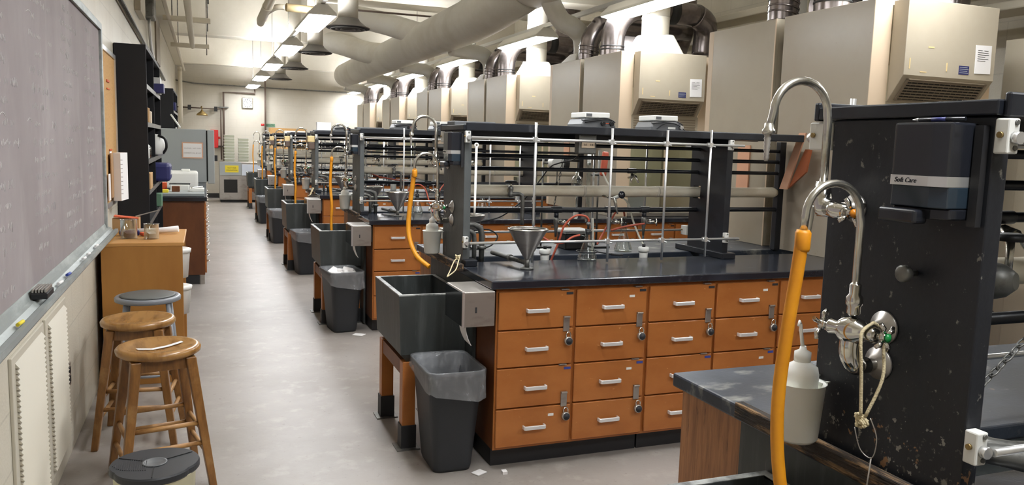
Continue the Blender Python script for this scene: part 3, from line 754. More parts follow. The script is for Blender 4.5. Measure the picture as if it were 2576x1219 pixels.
    build('body', MB().lathe([(.06, 1.383), (.085, 1.403), (.09, 1.48), (.07, 1.55), (.03, 1.58), (.001, 1.585)], (-.43, 8.4, 0), 20), 'white', b)
    build('handle', MB().tube([(-.36, 8.36, 1.403), (-.33, 8.33, 1.46), (-.34, 8.33, 1.54), (-.4, 8.36, 1.57)], .012, 8, sm=4), 'cord', b)
    sbox('tan_carton', -.57, -.40, 7.05, 7.35, 1.138, .13, 'kraft', 'tan carton on the fourth shelf', 'carton')
    sbox('roll_package', -.56, -.30, 8.3, 8.75, 1.137, .17, 'blue', 'purple blue paper roll package jutting out of the fourth shelf', 'package', bev=.03)
    sbox('package_label', -.31, -.297, 8.40, 8.62, 1.20, .04, 'white', 'white label strip on the purple package', 'label', bev=0)
    sbox('green_carton', -.55, -.39, 8.5, 8.72, .887, .12, 'greens', 'pale green carton on the lowest visible shelf', 'carton')
    sbox('blue_carton', -.53, -.38, 13.2, 13.5, 1.953, .12, 'blue', 'blue carton on the farther black shelving', 'carton')
    # left bench
    y0, y1, x0, x1 = 9.12, 12.95, XL + .005, -.005
    t = thing('side_cabinet', ((x0 + x1) / 2, (y0 + y1) / 2, 0), 'brown wooden base cabinet along left wall under the oven', 'cabinet')
    build('body', MB().box(x0, x1, y0, y1, .1, ZC - .045), 'wood_d', t, bevel=.003)
    build('toe_kick', MB().box(x0, x1 - .06, y0 + .01, y1, 0, .1), 'base', t)
    build('leveling_foot', MB().box(x1 - .05, x1 - .005, y0 + .005, y0 + .05, 0, .1), 'steel', t)
    for k in range(8):
        yy = y0 + .02 + k * .475
        for j, (za, zb) in enumerate(((.70, .87), (.51, .69), (.32, .50), (.12, .31))):
            d_ = build('drawer', MB().box(x1, x1 + .018, yy, yy + .46, za, zb), 'wood', t, bevel=.003)
            build('handle', MB().tube([(x1 + .018, yy + .18, (za + zb) / 2), (x1 + .045, yy + .185, (za + zb) / 2), (x1 + .045, yy + .275, (za + zb) / 2), (x1 + .018, yy + .28, (za + zb) / 2)], .006, 6), 'alu', d_)
    tag(build('side_worktop', MB().box(x0, x1 + .03, y0 - .03, y1, ZC - .045, ZC), 'stone', org=(-.3, 11, ZC), bevel=.004), 'dark stone worktop on the left side cabinet', 'worktop')
    # oven
    t = thing('drying_oven', (-.2, 12.1, ZC), 'pale grey laboratory oven standing on left side worktop', 'oven')
    build('body', MB().box(-.62, .035, 11.95, 12.8, ZC + .001, 1.672), 'greym', t, bevel=.006)
    build('gasket', MB().box(.035, .05, 11.97, 12.78, ZC + .02, 1.66), 'dark', t)
    build('door', MB().box(.05, .14, 11.93, 12.8, ZC - .01, 1.667), 'greym', t, bevel=.008)
    build('latch', MB().box(.14, .18, 12.0, 12.06, 1.24, 1.32), 'cord', t)
    t = thing('oven_notice', (-.13, 11.94, 1.35), 'framed caution notice taped to the side of the oven', 'notice')
    build('frame', MB().box(-.285, -.0, 11.944, 11.949, 1.265, 1.50), 'steel', t)
    build('paper_sheet', MB().box(-.275, -.01, 11.940, 11.9445, 1.275, 1.49), 'copper', t)
    build('paper_panel', MB().box(-.262, -.023, 11.938, 11.9405, 1.288, 1.477), 'paper', t)
    text('notice_text', 'CAUTION - HOT OVEN', 'inkg', t, (-.143, 11.9375, 1.41), .0205, (0, -1, 0))
    text('notice_text', 'CONTENTS WILL BE HOT', 'inkg', t, (-.143, 11.9375, 1.345), .0195, (0, -1, 0))
    t = thing('fire_pull_box', (.0, YF, 1.75), 'red fire alarm box on the wall past the oven', 'alarm box')
    build('body', MB().box(.17, .36, YF - .1, YF, 1.30, 1.76), 'red', t, bevel=.01)
    build('knob', MB().cyl((.36, YF - .07, 1.56), (.41, YF - .07, 1.56), .03), 'red', t)
    sbox('glass_funnel_stand', -.36, -.34, 12.2, 12.22, 1.674, .02, 'white', 'small white stub on top of the oven', 'stub', bev=0)
    tag(build('leaning_tube', MB().cyl((-.3, 12.2, 1.69), (-.42, 12.3, 1.87), .012, n=8), 'white', org=(-.3, 12.2, 1.69)), 'white tube leaning on top of the oven', 'tube')
    # clutter on the side worktop
    sbox('balance_tray', -.58, -.0, 9.2, 9.75, ZC + .001, .03, 'greym', 'wide grey tray on the near end of side worktop', 'tray')
    t = thing('styrofoam_case', (-.3, 10.7, ZC), 'white rounded plastic case standing behind the tray', 'case')
    build('shell', MB().box(-.5, -.07, 10.5, 10.9, ZC, ZC + .21), 'white', t, bevel=.03, seg=3)
    build('lid_handle', MB().box(-.26, -.16, 10.6, 10.75, ZC + .21, ZC + .235), 'white', t, bevel=.008)
    t = thing('lab_balance', (-.3, 9.6, ZC + .03), 'steel topped lab balance in front of the white case', 'balance')
    build('body', MB().box(-.36, -.16, 9.8, 10.1, ZC, ZC + .09), 'white', t, bevel=.008)
    build('pan', MB().box(-.37, -.15, 9.82, 10.0, ZC + .09, ZC + .10), 'cord', t)
    sbox('yellow_packet', -.52, -.36, 9.3, 9.42, ZC + .032, .03, 'yellow', 'yellow packet lying on the grey tray', 'packet')
    sbox('orange_lid_tub', -.47, -.40, 10.0, 10.1, ZC + .001, .10, 'orangep', 'small tub with orange lid near balance', 'tub')
    sbox('brown_bottle_block', -.33, -.25, 9.45, 9.55, ZC + .032, .06, 'wood_d', 'small brown block on the grey tray', 'block')
    sbox('weighing_paper_stack', -.15, .0, 9.45, 9.7, ZC + .032, .035, 'white', 'stack of white weighing papers at the tray edge', 'papers')
    tag(build('steel_rod_pile', MB().cyl((-.13, 9.47, ZC + .0758), (-.02, 9.68, ZC + .0758), .008, n=8), 'alu', org=(-.13, 9.47, ZC + .07)), 'thin metal rod lying on the white weighing papers', 'rod')
    sbox('white_tub', -.56, -.42, 10.1, 10.3, ZC + .001, .12, 'white', 'white tub beside the wall on side worktop', 'tub')
left_furniture()

# ---------------------------------------------------------------- benches (designed for bench 0, repeated every P metres)
CY = 1.21
HX = 3.58
def bl(k): return BN[k] + ' bench'

def wear_low(m, z0, z1, cols):
    # chipped paint: flecks of their own shape, gathered on the lower part of the panel
    nt = m.node_tree; N, L = nt.nodes, nt.links; b = N['Principled BSDF']
    src = b.inputs['Base Color'].links[0].from_socket
    tc = N.new('ShaderNodeTexCoord'); sp = N.new('ShaderNodeSeparateXYZ'); L.new(tc.outputs['Object'], sp.inputs[0])
    gr = N.new('ShaderNodeMapRange'); gr.inputs['From Min'].default_value = z0; gr.inputs['From Max'].default_value = z1
    gr.inputs['To Min'].default_value = 1; gr.inputs['To Max'].default_value = 0; L.new(sp.outputs['Z'], gr.inputs[0])
    for sc, th, c in cols:
        nz = N.new('ShaderNodeTexNoise'); nz.inputs['Scale'].default_value = sc; nz.inputs['Detail'].default_value = 3; L.new(tc.outputs['Object'], nz.inputs['Vector'])
        ad = N.new('ShaderNodeMath'); ad.operation = 'MULTIPLY_ADD'; L.new(gr.outputs[0], ad.inputs[0]); ad.inputs[1].default_value = .16; L.new(nz.outputs['Fac'], ad.inputs[2])
        mr = N.new('ShaderNodeMapRange'); mr.inputs['From Min'].default_value = th; mr.inputs['From Max'].default_value = th + .025; L.new(ad.outputs[0], mr.inputs[0])
        mx = N.new('ShaderNodeMix'); mx.data_type = 'RGBA'; L.new(mr.outputs[0], mx.inputs['Factor']); L.new(src, mx.inputs['A']); mx.inputs['B'].default_value = lin(c)
        src = mx.outputs['Result']
    L.new(src, b.inputs['Base Color'])
wear_low(MT['post'], .02, .36, [(62, .775, (136, 134, 126)), (95, .79, (66, 64, 60)), (40, .80, (138, 104, 72))])
wear_low(MT['taupe_s'], .0, .5, [(70, .83, (124, 86, 52)), (30, .86, (150, 118, 84))])

def repeat(first, ks, fn, skip=()):
    """first is built in bench-0 coordinates; it is moved to the first bench of ks and copied to the others"""
    base = first
    for i, k in enumerate(ks):
        if i == 0: continue
        dup(base, fn(k), (0, P * k, 0), skip=skip)
    base.location = Vector(base.location) + Vector((0, P * ks[0], 0)); base['label'] = fn(ks[0])

ALL = [0, 1, 2, 3, 4, 5, 6]

def benches():
    # worktop
    t = thing('lab_worktop', (1.3, CY, .89), '', 'worktop', 'black stone worktops')
    build('front_slab', MB().box(1.25, 4.62, .495, 1.11, ZC - .04, ZC), 'stone', t, bevel=.006)
    build('rear_slab', MB().box(1.25, 4.62, 1.31, 1.925, ZC - .04, ZC), 'stone_w', t, bevel=.006)
    mb = MB().box(1.36, 4.62, 1.11, 1.31, .83, .845).box(1.35, 1.36, 1.11, 1.31, .83, ZC - .004).box(1.25, 1.35, 1.11, 1.31, ZC - .04, ZC)
    mb.box(1.36, 4.62, 1.105, 1.11, .83, ZC - .04).box(1.36, 4.62, 1.31, 1.315, .83, ZC - .04)
    build('trough', mb, 'sink', t)
    repeat(t, ALL, lambda k: 'black stone double worktop with centre trough on the %s' % bl(k))
    # end panels and edge trim
    t = thing('bench_end', (1.28, CY, 0), '', 'bench end', 'bench end panels')
    build('black_panel', MB().box(1.262, 1.28, .80, 1.62, 0.02, .895), 'sink', t)
    build('rear_panel', MB().box(1.272, 1.29, 1.62, 1.90, .08, .895), 'ply', t)
    build('ledge', MB().box(1.222, 1.249, .93, 1.60, .915, .955), 'rotten', t, bevel=.004)
    repeat(t, ALL, lambda k: 'black end panel with flaking wood ledge behind the sink of the %s' % bl(k))
    # rear cabinet
    t = thing('rear_cabinet', (2.9, 1.6, 0), '', 'cabinet', 'rear base cabinets')
    build('body', MB().box(1.292, 4.6, 1.35, 1.895, .1, .895), 'wood_d', t)
    build('toe_kick', MB().box(1.33, 4.6, 1.35, 1.83, 0, .1), 'base', t)
    repeat(t, ALL, lambda k: 'brown base cabinet on the far side of the %s' % bl(k))
    # drawer units
    FY = .525
    ROW = [(.697, .880), (.512, .690), (.310, .505), (.115, .303)]
    def drawer_unit(x0):
        t = thing('drawer_cabinet', (x0 + .41, .8, 0), '', 'cabinet', 'orange drawer cabinets')
        build('carcass', MB().box(x0, x0 + .82, FY + .004, 1.10, .10, ZC - .041), 'wood_d' if x0 < 1.4 else 'wood', t)
        build('face_frame', MB().box(x0, x0 + .82, FY, FY + .012, .10, ZC - .041), 'wood', t)
        build('toe_kick', MB().box(x0 + .01, x0 + .82, FY + .055, 1.0, 0, .10), 'base', t)
        for c_ in range(2):
            xa = x0 + .008 + c_ * .408; xb = xa + .392
            for r_, (za, zb) in enumerate(ROW):
                d_ = build('drawer', MB().box(xa, xb, FY - .018, FY, za, zb), 'wood', t, bevel=.003, seg=1)
                zc = (za + zb) / 2 + .0; xm = (xa + xb) / 2
                pr_ = [(xm - .058, FY - .018), (xm - .058, FY - .043), (xm - .050, FY - .049), (xm + .050, FY - .049), (xm + .058, FY - .043), (xm + .058, FY - .018), (xm + .050, FY - .018), (xm + .049, FY - .038), (xm - .049, FY - .038), (xm - .050, FY - .018)]
                build('handle', MB().prism(pr_, 'z', zc - .009, zc + .009), 'pull', d_, bevel=.0015, seg=1)
                if r_ in (0, 2):
                    build('name_tag', MB().box(xb - .042, xb - .006, FY - .0195, FY - .018, zb - .022, zb - .010), 'ink' if r_ == 0 else 'bluet', d_)
                    build('catch', MB().box(xb - .07, xb - .03, FY - .024, FY - .004, zb + .001, zb + .006), 'steel', d_)
                if (r_ == 0 and c_ == 1) or (r_ == 2 and c_ == 1) or (r_ == 3 and c_ == 0):
                    build('number_tag', MB().box(xb - .10 if r_ != 3 else xb - .12, xb - .07 if r_ != 3 else xb - .09, FY - .0195, FY - .018, zb - .05, zb - .038), 'white', d_)
            for (zt_) in (.752, .372):
                hs = build('hasp', MB().box(xb - .055, xb - .023, FY - .026, FY - .019, zt_ - .075, zt_).box(xb - .055, xb - .023, FY - .034, FY - .019, zt_ - .008, zt_), 'steel', t, bevel=.001, seg=1)
                zl = zt_ - .122; xl = xb - .032; yl = FY - .037
                lk = build('padlock', MB().lathe([(.001, -.010), (.017, -.010), (.0215, -.005), (.0215, .006), (.0195, .010), (.001, .010)], (xl, yl, zl), 20, axis=(0, -1, .12)), 'steel', t)
                build('shackle', MB().tube([(xl - .012, yl, zl + .014), (xl - .012, yl, zl + .034), (xl - .006, yl, zl + .044), (xl + .006, yl, zl + .044), (xl + .012, yl, zl + .034), (xl + .012, yl, zl + .014)], .0032, 6), 'chrome', lk)
                build('dial', MB().lathe([(.001, .0105), (.0175, .0105), (.0175, .012), (.006, .013), (.005, .016), (.001, .016)], (xl, yl, zl), 18, axis=(0, -1, .12)), 'ink', lk)
        return t
    names = ['leftmost', 'second from left', 'third from left', 'rightmost']
    for u in range(4):
        x0 = 1.285 + .82 * u
        t = drawer_unit(x0)
        ks = [1, 2, 3, 4, 5, 6] if u < 3 else [1, 2, 3]
        repeat(t, ks, lambda k, u=u: '%s orange eight drawer cabinet %s of the %s' % (names[u], 'next to the sink' if u == 0 else 'under the hood' if u == 3 else 'in the front', bl(k)), skip=())
    # rack
    t = thing('bench_rack', (1.3, CY, ZC), '', 'rack', 'black reagent racks')
    YA, YZ = .995, 1.375
    build('end_panel', MB().box(1.262, 1.30, YA, YZ, ZC + .001, 1.644), 'post', t, bevel=.003)
    build('foot_block', MB().box(1.262, 1.33, YA - .05, YA + .02, ZC + .001, ZC + .035), 'black', t, bevel=.004)
    # the panel is cut out around the wrapped pipe
    mp = MB().box(2.89, 2.93, YA + .01, 1.260, ZC + .035, 1.644).box(2.89, 2.93, 1.260, 1.340, ZC + .035, 1.275).box(2.89, 2.93, 1.260, 1.340, 1.355, 1.644).box(2.89, 2.93, 1.340, YZ, ZC + .035, 1.644)
    build('middle_panel', mp, 'black', t)
    build('foot', MB().box(2.865, 2.955, YA - .04, YZ + .1, ZC + .001, ZC + .036), 'black', t, bevel=.004)
    build('top_shelf', MB().box(1.25, 3.42, YA - .01, 1.41, 1.645, 1.672), 'black', t, bevel=.003)
    mb = MB().box(1.262, 3.42, YA - .022, YA - .01, 1.642, 1.684)
    build('front_rail', mb, 'black', t, bevel=.004)
    build('rear_rail', MB().box(1.25, 3.42, 1.41, 1.425, 1.642, 1.682), 'black', t, bevel=.004)
    build('under_rail', MB().box(1.30, 2.89, 1.18, 1.24, 1.606, 1.645), 'black', t)
    build('upright', MB().box(3.50, 3.545, 1.28, 1.325, ZC + .001, 1.644), 'black', t, bevel=.003)
    for z, r in ((1.583, .011), (1.513, .012), (1.44, .012), (1.205, .0145)):
        build('service_pipe', MB().tube([(1.30, 1.30, z), (3.45, 1.30, z), (3.49, 1.30, z), (3.52, 1.30, z)], r, 10), 'black', t)
    o = build('outlet_box', MB().box(1.925, 2.035, 1.02, 1.08, 1.535, 1.645), 'galv', t, bevel=.008)
    build('socket_plate', MB().box(1.94, 2.02, 1.014, 1.02, 1.570, 1.603), 'cream', o, bevel=.002)
    mb = MB()
    for k in range(2):
        for dx in (-.005, .005): mb.box(1.96 + k * .04 + dx - .0012, 1.96 + k * .04 + dx + .0012, 1.0125, 1.0145, 1.583, 1.593)
    build('socket_slots', mb, 'ink', o)
    repeat(t, ALL, lambda k: 'black reagent rack with top shelf and service pipes on the %s' % bl(k))
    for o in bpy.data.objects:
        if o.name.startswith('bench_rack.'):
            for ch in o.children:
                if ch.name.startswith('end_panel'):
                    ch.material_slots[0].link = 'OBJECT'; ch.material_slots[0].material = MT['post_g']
    # insulated pipe
    t = thing('insulated_pipe', (1.3, 1.30, 1.315), '', 'pipe', 'canvas wrapped bench pipes')
    xs = [1.302 + i * .155 for i in range(15)]
    rnd = random.Random(5)
    build('wrap', MB().tube([(1.302, 1.30, 1.315), (1.31, 1.3, 1.315)] + [(x, 1.30, 1.315 + rnd.uniform(-.001, .001)) for x in xs[1:-1]] + [(3.47, 1.3, 1.315), (3.499, 1.3, 1.315)], [.026] + [.033 + rnd.uniform(-.0015, .0015) for _ in range(15)] + [.024], 22, sm=0), 'insul', t)
    for x in (1.62, 2.1, 2.6): build('band', MB().tube([(x - .008, 1.3, 1.315), (x + .008, 1.3, 1.315)], .0345, 22), 'pipew', t)
    repeat(t, ALL, lambda k: 'cream canvas wrapped pipe running through the rack of the %s' % bl(k))
    # rod lattices, near and far side of the rack
    def lattice(YR, sg, verts, full):
        t = thing('rod_lattice', (1.3, YR, ZC), '', 'rod frame', 'aluminium rod lattices')
        for z in (1.607, 1.06): build('horizontal_rod', MB().cyl((1.285, YR, z), (2.97, YR, z), .0075, n=10), 'alu', t)
        for x, za, zb in verts:
            build('vertical_rod', MB().cyl((x, YR - .0145 * sg, za), (x, YR - .0145 * sg, zb), .0068, n=10), 'alu', t)
            for z in (1.607, 1.06):
                if za > z or not full: continue
                build('rod_clamp', MB().tube([(x - .014, YR, z), (x + .014, YR, z)], .013, 10).obox((x, YR - .010 * sg, z), (.02, .024, .026)).cyl((x + .006, YR - .016 * sg, z - .005), (x + .016, YR - .036 * sg, z - .01), .0035, n=6), 'alu', t)
        for x in (1.262, 2.885):
            for z in (1.607, 1.06):
                ya_, yb_ = sorted((YR + .012 * sg, (.994 if sg > 0 else 1.376)))
                b_ = build('clamp_block', MB().box(x - .004, x + .022, ya_, yb_, z - .027, z + .033), 'white', t, bevel=.003)
                build('screw', MB().cyl((x - .009, YR + .026 * sg, z + .005), (x - .004, YR + .026 * sg, z + .005), .0055, n=10), 'brass', b_)
                if full:
                    build('screw', MB().cyl((x + .012, YR + .009 * sg, z + .026), (x + .012, YR + .012 * sg, z + .026), .0045, n=8), 'galv', b_)
                    build('screw', MB().cyl((x + .012, YR + .009 * sg, z - .017), (x + .012, YR + .012 * sg, z - .017), .0045, n=8), 'galv', b_)
                build('rod_socket', MB().cyl((x + .010, YR + .013 * sg, z), (x + .010, YR, z), .011, n=10), 'alu', b_)
        return t
    t = lattice(.955, 1, ((1.635, .952, 1.695), (2.087, .945, 1.680), (2.436, .947, 1.682), (2.727, .96, 1.692)), True)
    repeat(t, ALL, lambda k: 'aluminium rod lattice clamped to the near face of the rack on the %s' % bl(k))
    t = lattice(1.455, -1, ((1.40, 1.0, 1.70), (1.86, .96, 1.70), (2.25, 1.0, 1.64), (2.62, .98, 1.69)), False)
    repeat(t, ALL, lambda k: 'aluminium rod lattice clamped to the far face of the rack on the %s' % bl(k))
    # sink
    t = thing('stone_sink', (1.08, CY, 0), '', 'sink', 'black stone sinks')
    x0, x1, y0, y1, zt, zb = .905, 1.258, .905, 1.51, .807, .455
    def rect(a, b, c, d, z, ch=0): return [(a + ch, c, z), (b, c, z), (b, d, z), (a + ch, d, z), (a, d - ch, z), (a, c + ch, z)]
    wt = .022
    rings = [rect(x0 + .05, x1, y0 + .03, y1 - .03, zb), rect(x0 + .012, x1, y0 + .004, y1 - .004, zb + .045), rect(x0, x1, y0, y1, zt - .004)]
    mb = MB().loops(rings, cap1=False)
    mb.loops([rect(x0 + .006 + wt, x1 - wt, y0 + wt, y1 - wt, zt), rect(x0 + wt + .012, x1 - wt, y0 + wt + .01, y1 - wt - .01, zb + .05)], cap0=False)
    build('basin', mb, 'sink', t)
    mb = MB().loops([rect(x0, x1, y0, y1, zt - .004), rect(x0, x1, y0, y1, zt + .002), rect(x0 + wt, x1 - wt, y0 + wt, y1 - wt, zt + .002), rect(x0 + wt, x1 - wt, y0 + wt, y1 - wt, zt - .004)], cap0=False, cap1=False)
    build('rim', mb, 'rim', t)
    for lx in (.93, 1.185):
        for ly in (.915, 1.425):
            l_ = build('leg', MB().box(lx, lx + .068, ly, ly + .068, .0, zb + .004), 'wood', t, bevel=.003)
            build('boot', MB().box(lx - .006, lx + .074, ly - .006, ly + .074, 0, .125), 'base', l_, bevel=.002)
            build('floor_plate', MB().box(lx - .03, lx + .09, ly - .03, ly + .09, 0, .006), 'galv', l_)
    build('apron', MB().box(.935, .955, .983, 1.425, .38, zb), 'wood_d', t)
    build('apron', MB().box(.998, 1.185, .92, .94, .38, zb), 'wood_d', t)
    build('apron', MB().box(.998, 1.185, 1.465, 1.485, .38, zb), 'wood_d', t)
    build('drain', MB().cyl((1.08, CY, zb - .12), (1.08, CY, zb + .002), .03), 'galv', t)
    repeat(t, ALL, lambda k: 'black stone sink on orange wooden legs at the end of the %s' % bl(k))
    # lower gooseneck with mixing valve
    t = thing('mixing_faucet', (1.26, 1.19, 1.23), '', 'faucet', 'mixing faucets on the bench ends')
    fx, fy = 1.175, 1.19
    c_ = arc((fx - .0625, fy + .006, 1.455), .0625, 0, PI, 14, (1, -.05, 0), (0, 0, 1))
    build('gooseneck', MB().tube([(fx, fy, 1.295), (fx, fy, 1.44)] + c_ + [(fx - .125, fy + .012, 1.43)], .0075, 14), 'nickel', t)
    build('coupling', MB().lathe([(.009, 0), (.013, .004), (.013, .018), (.016, .022), (.016, .036), (.011, .042), (.011, .06), (.008, .064)], (fx, fy, 1.262), 16), 'chrome', t)
    build('valve_body', MB().lathe([(.012, -.052), (.016, -.045), (.014, -.03), (.024, -.018), (.029, 0), (.024, .018), (.014, .03), (.016, .045), (.012, .052)], (fx, fy, 1.232), 20, axis=(.25, -1, 0)), 'chrome', t)
    build('vacuum_elbow', MB().tube([(fx, fy, 1.225), (fx - .002, fy, 1.19), (fx + .01, fy - .002, 1.165), (fx + .035, fy + .004, 1.158), (1.258, fy + .010, 1.158)], [.020, .020, .019, .016, .013], 16, sm=5), 'chrome', t)
    build('stem', MB().cyl((fx + .01, fy - .012, 1.232), (1.258, fy + .002, 1.232), .012), 'chrome', t)
    build('wall_flange', MB().lathe([(.034, 0), (.033, .004), (.018, .012), (.012, .022)], (1.261, fy + .004, 1.232), 24, axis=(-1, 0, 0)), 'steel', t)
    build('wall_flange', MB().lathe([(.034, 0), (.033, .004), (.018, .012), (.012, .022)], (1.261, fy + .010, 1.158), 24, axis=(-1, 0, 0)), 'steel', t)
    def cross(c, ax, r_, mb, blade=.005):
        c = Vector(c); ax = Vector(ax).normalized(); a = ax.cross(Vector((0, 0, 1))).normalized(); b = ax.cross(a)
        for k in range(4):
            q = k * PI / 2 + .5
            d = a * math.cos(q) + b * math.sin(q)
            mb.tube([c + d * .006, c + d * r_ * .7 + ax * .004, c + d * r_], [blade * .7, blade, blade * .8], 8)
        mb.lathe([(.001, -.012), (.008, -.012), (.01, .004), (.001, .006)], c, 12, axis=ax)
        return mb
    ax = Vector((.25, -1, 0)).normalized()
    ctr = Vector((fx, fy, 1.232))
    h1 = build('cross_handle', cross(ctr + ax * .066, ax, .032, MB()), 'chrome', t)
    build('index_button', MB().lathe([(.0085, 0), (.0085, .006), (.001, .009)], ctr + ax * .070, 14, axis=ax), 'green', h1)
    build('cross_handle', cross(ctr - ax * .066, -ax, .032, MB()), 'chrome', t)
    repeat(t, ALL, lambda k: 'lower chrome gooseneck faucet with cross handles on the %s' % bl(k))
    # orange hoses: two shapes
    def hose(pts, lab, k):
        P3 = [Vector(p) + Vector((0, P * k, 0)) for p in pts]
        t = thing('rubber_hose', P3[0], lab, 'hose', 'orange rubber hoses')
        build('hose', MB().tube(P3, .0125, 14, sm=6), 'rubber', t)
        build('cuff', MB().tube([P3[0] + Vector((0, 0, .0005)), P3[0] + Vector((0, 0, -.005)), P3[0] + Vector((0, 0, -.035)), P3[0] + Vector((0, 0, -.04))], [.0115, .0148, .0142, .0125], 16), 'rubber', t)
    e = (fx - .125, fy + .012, 1.4285)
    hose([e, (1.045, 1.205, 1.35), (1.035, 1.21, 1.23), (1.03, 1.215, 1.10), (1.035, 1.21, .98), (1.05, 1.19, .85), (1.075, 1.17, .72)], 'thick orange hose hanging from faucet of the foreground bench', 0)
    hose([e, (1.042, 1.21, 1.35), (1.025, 1.21, 1.20), (1.02, 1.19, 1.08), (1.045, 1.13, .98), (1.10, 1.06, .925)], 'orange hose curving outward over the second bench sink', 1)
    for k in range(2, 7):
        hose([e, (1.045, 1.205, 1.33), (1.04, 1.21, 1.18), (1.05, 1.19, 1.0), (1.045, 1.19, .86), (1.05, 1.18, .70)], 'orange hose hanging straight into the sink of the %s' % bl(k), k)
    # upper gooseneck
    t = thing('pure_water_faucet', (1.26, 1.32, 1.46), '', 'faucet', 'tall pure water goosenecks')
    ux, uy = 1.20, 1.325
    c_ = arc((ux - .065, uy + .006, 1.652), .065, 0, PI, 14, (1, -.05, 0), (0, 0, 1))
    build('gooseneck', MB().tube([(ux, uy, 1.50), (ux, uy, 1.64)] + c_ + [(ux - .132, uy + .012, 1.635), (ux - .136, uy + .012, 1.622)], .0085, 14), 'nickel', t)
    build('nozzle_collar', MB().lathe([(.011, 0), (.0135, .003), (.0135, .008), (.010, .012), (.009, .022)], (ux - .137, uy + .012, 1.608), 16), 'nickel', t)
    pf = [(.004, -.055)]
    for k in range(7): pf += [(.0042 + k * .0003, -.052 + k * .0075), (.006 + k * .0003, -.047 + k * .0075)]
    pf += [(.008, 0)]
    build('serrated_nozzle', MB().lathe(pf, (ux - .139, uy + .012, 1.609), 14), 'steel', t)
    build('valve_elbow', MB().tube([(ux, uy, 1.515), (ux, uy, 1.48), (ux - .002, uy - .008, 1.462), (ux + .008, uy - .04, 1.458)], [.014, .020, .022, .017], 16), 'chrome', t)
    hb = build('valve_body', MB().tube([(ux - .004, uy - .02, 1.462), (ux - .008, uy - .05, 1.460), (ux - .010, uy - .085, 1.458)], [.015, .017, .014], 14), 'chrome', t)
    h2 = build('cross_handle', cross((ux - .011, uy - .095, 1.458), (-.12, -1, 0), .033, MB(), .0055), 'chrome', t)
    build('index_button', MB().lathe([(.0085, 0), (.0085, .006), (.001, .009)], (ux - .012, uy - .100, 1.458), 14, axis=(-.12, -1, 0)), 'amber', h2)
    build('wall_flange', MB().lathe([(.030, 0), (.029, .004), (.014, .014), (.010, .05)], (1.261, uy - .03, 1.462), 24, axis=(-1, 0, 0)), 'steel', t)
    repeat(t, ALL, lambda k: 'tall upper gooseneck with serrated tip on the %s' % bl(k))
    # wash bottle in hung beaker
    t = thing('hung_beaker', (1.195, 1.335, .955), '', 'beaker', 'plastic beakers hung on the bench ends')
    bx, by, bz = 1.188, 1.335, .958
    build('cup', MB().open_lathe([(.001, bz), (.036, bz), (.043, bz + .008), (.052, bz + .127), (.055, bz + .129), (.050, bz + .127), (.041, bz + .010), (.001, bz + .004)], (bx, by, 0), 28), 'milk', t)
    build('spout', MB()._add([(bx + .045, by - .015, bz + .125), (bx + .045, by + .012, bz + .125), (bx + .070, by - .012, bz + .126), (bx + .05, by - .008, bz + .112)], [(0, 1, 2), (0, 2, 3), (1, 3, 2), (0, 3, 1)], False), 'milk', t)
    build('hook_wire', MB().tube([(bx + .048, by + .02, bz + .125), (bx + .06, by + .025, bz + .135), (1.2605, by + .02, bz + .13)], .0018, 6), 'steel', t)
    repeat(t, ALL, lambda k: 'milky plastic beaker hung beside the faucet of the %s' % bl(k))
    t = thing('wash_bottle', (1.188, 1.335, .9695), '', 'bottle', 'wash bottles standing in the hung beakers')
    bz2 = .9695
    build('bottle', MB().lathe([(.030, bz2), (.035, bz2 + .006), (.036, bz2 + .135), (.033, bz2 + .150), (.018, bz2 + .160), (.016, bz2 + .166)], (bx, by, 0), 24), 'milk', t)
    build('cap', MB().lathe([(.0175, bz2 + .162), (.0175, bz2 + .182), (.008, bz2 + .187), (.006, bz2 + .195)], (bx, by, 0), 20), 'milk', t)
    build('spout_tube', MB().tube([(bx, by, bz2 + .185), (bx - .008, by, bz2 + .225), (bx - .011, by, bz2 + .243), (bx - .016, by - .002, bz2 + .25), (bx - .021, by - .004, bz2 + .24)], [.0042, .0038, .0034, .003, .0025], 8, sm=0), 'milk', t)
    build('green_label', MB().obox((bx - .002, by - .0365, bz2 + .07), (.012, .001, .034), rz=.05), 'greens', t)
    repeat(t, [0, 1, 2, 4], lambda k: 'squeeze wash bottle with bent spout in the beaker of the %s' % bl(k))
    # soap dispensers
    t = thing('soap_dispenser', (1.26, 1.08, 1.45), 'x', 'dispenser', 'black soap dispensers')
    ya, yb, za, zb = 1.025, 1.145, 1.452, 1.632
    prof = [(1.261, zb), (1.195, zb - .006), (1.18, zb - .03), (1.18, 1.545), (1.183, 1.50), (1.195, 1.475), (1.261, 1.462)]
    def half(xf, y0, y1): return [(1.261, y0), (xf + .012, y0), (xf, y0 + .03), (xf, y1 - .008), (xf + .008, y1), (1.261, y1)]
    def slab(z0, z1, xf): return MB().prism(half(xf, ya, yb), 'z', z0, z1)
    build('cover', slab(1.535, zb, 1.187), 'blackp', t, bevel=.004)
    build('window', slab(1.482, 1.520, 1.190), 'smoke', t, bevel=.002)
    build('band', slab(1.520, 1.538, 1.185), 'alu', t)
    build('lower_cover', slab(1.462, 1.482, 1.198), 'blackp', t, bevel=.003)
    build('push_bar', MB().box(1.172, 1.205, 1.065, 1.15, 1.452, 1.478), 'blackp', t, bevel=.006, seg=3)
    text('lettering', 'Soft Care', 'ink', t, (1.1845, 1.128, 1.529), .0125, (-1, 0, 0), align='LEFT', shear=.3)
    build('side_strip', MB().box(1.247, 1.261, 1.005, 1.022, 1.452, 1.628), 'base', t)
    repeat(t, [0, 1, 2], lambda k: ['black soap dispenser with silver band on the foreground bench post', 'black soap dispenser with silver band on the second bench', 'black soap dispenser with silver band on the third bench'][k], skip=())
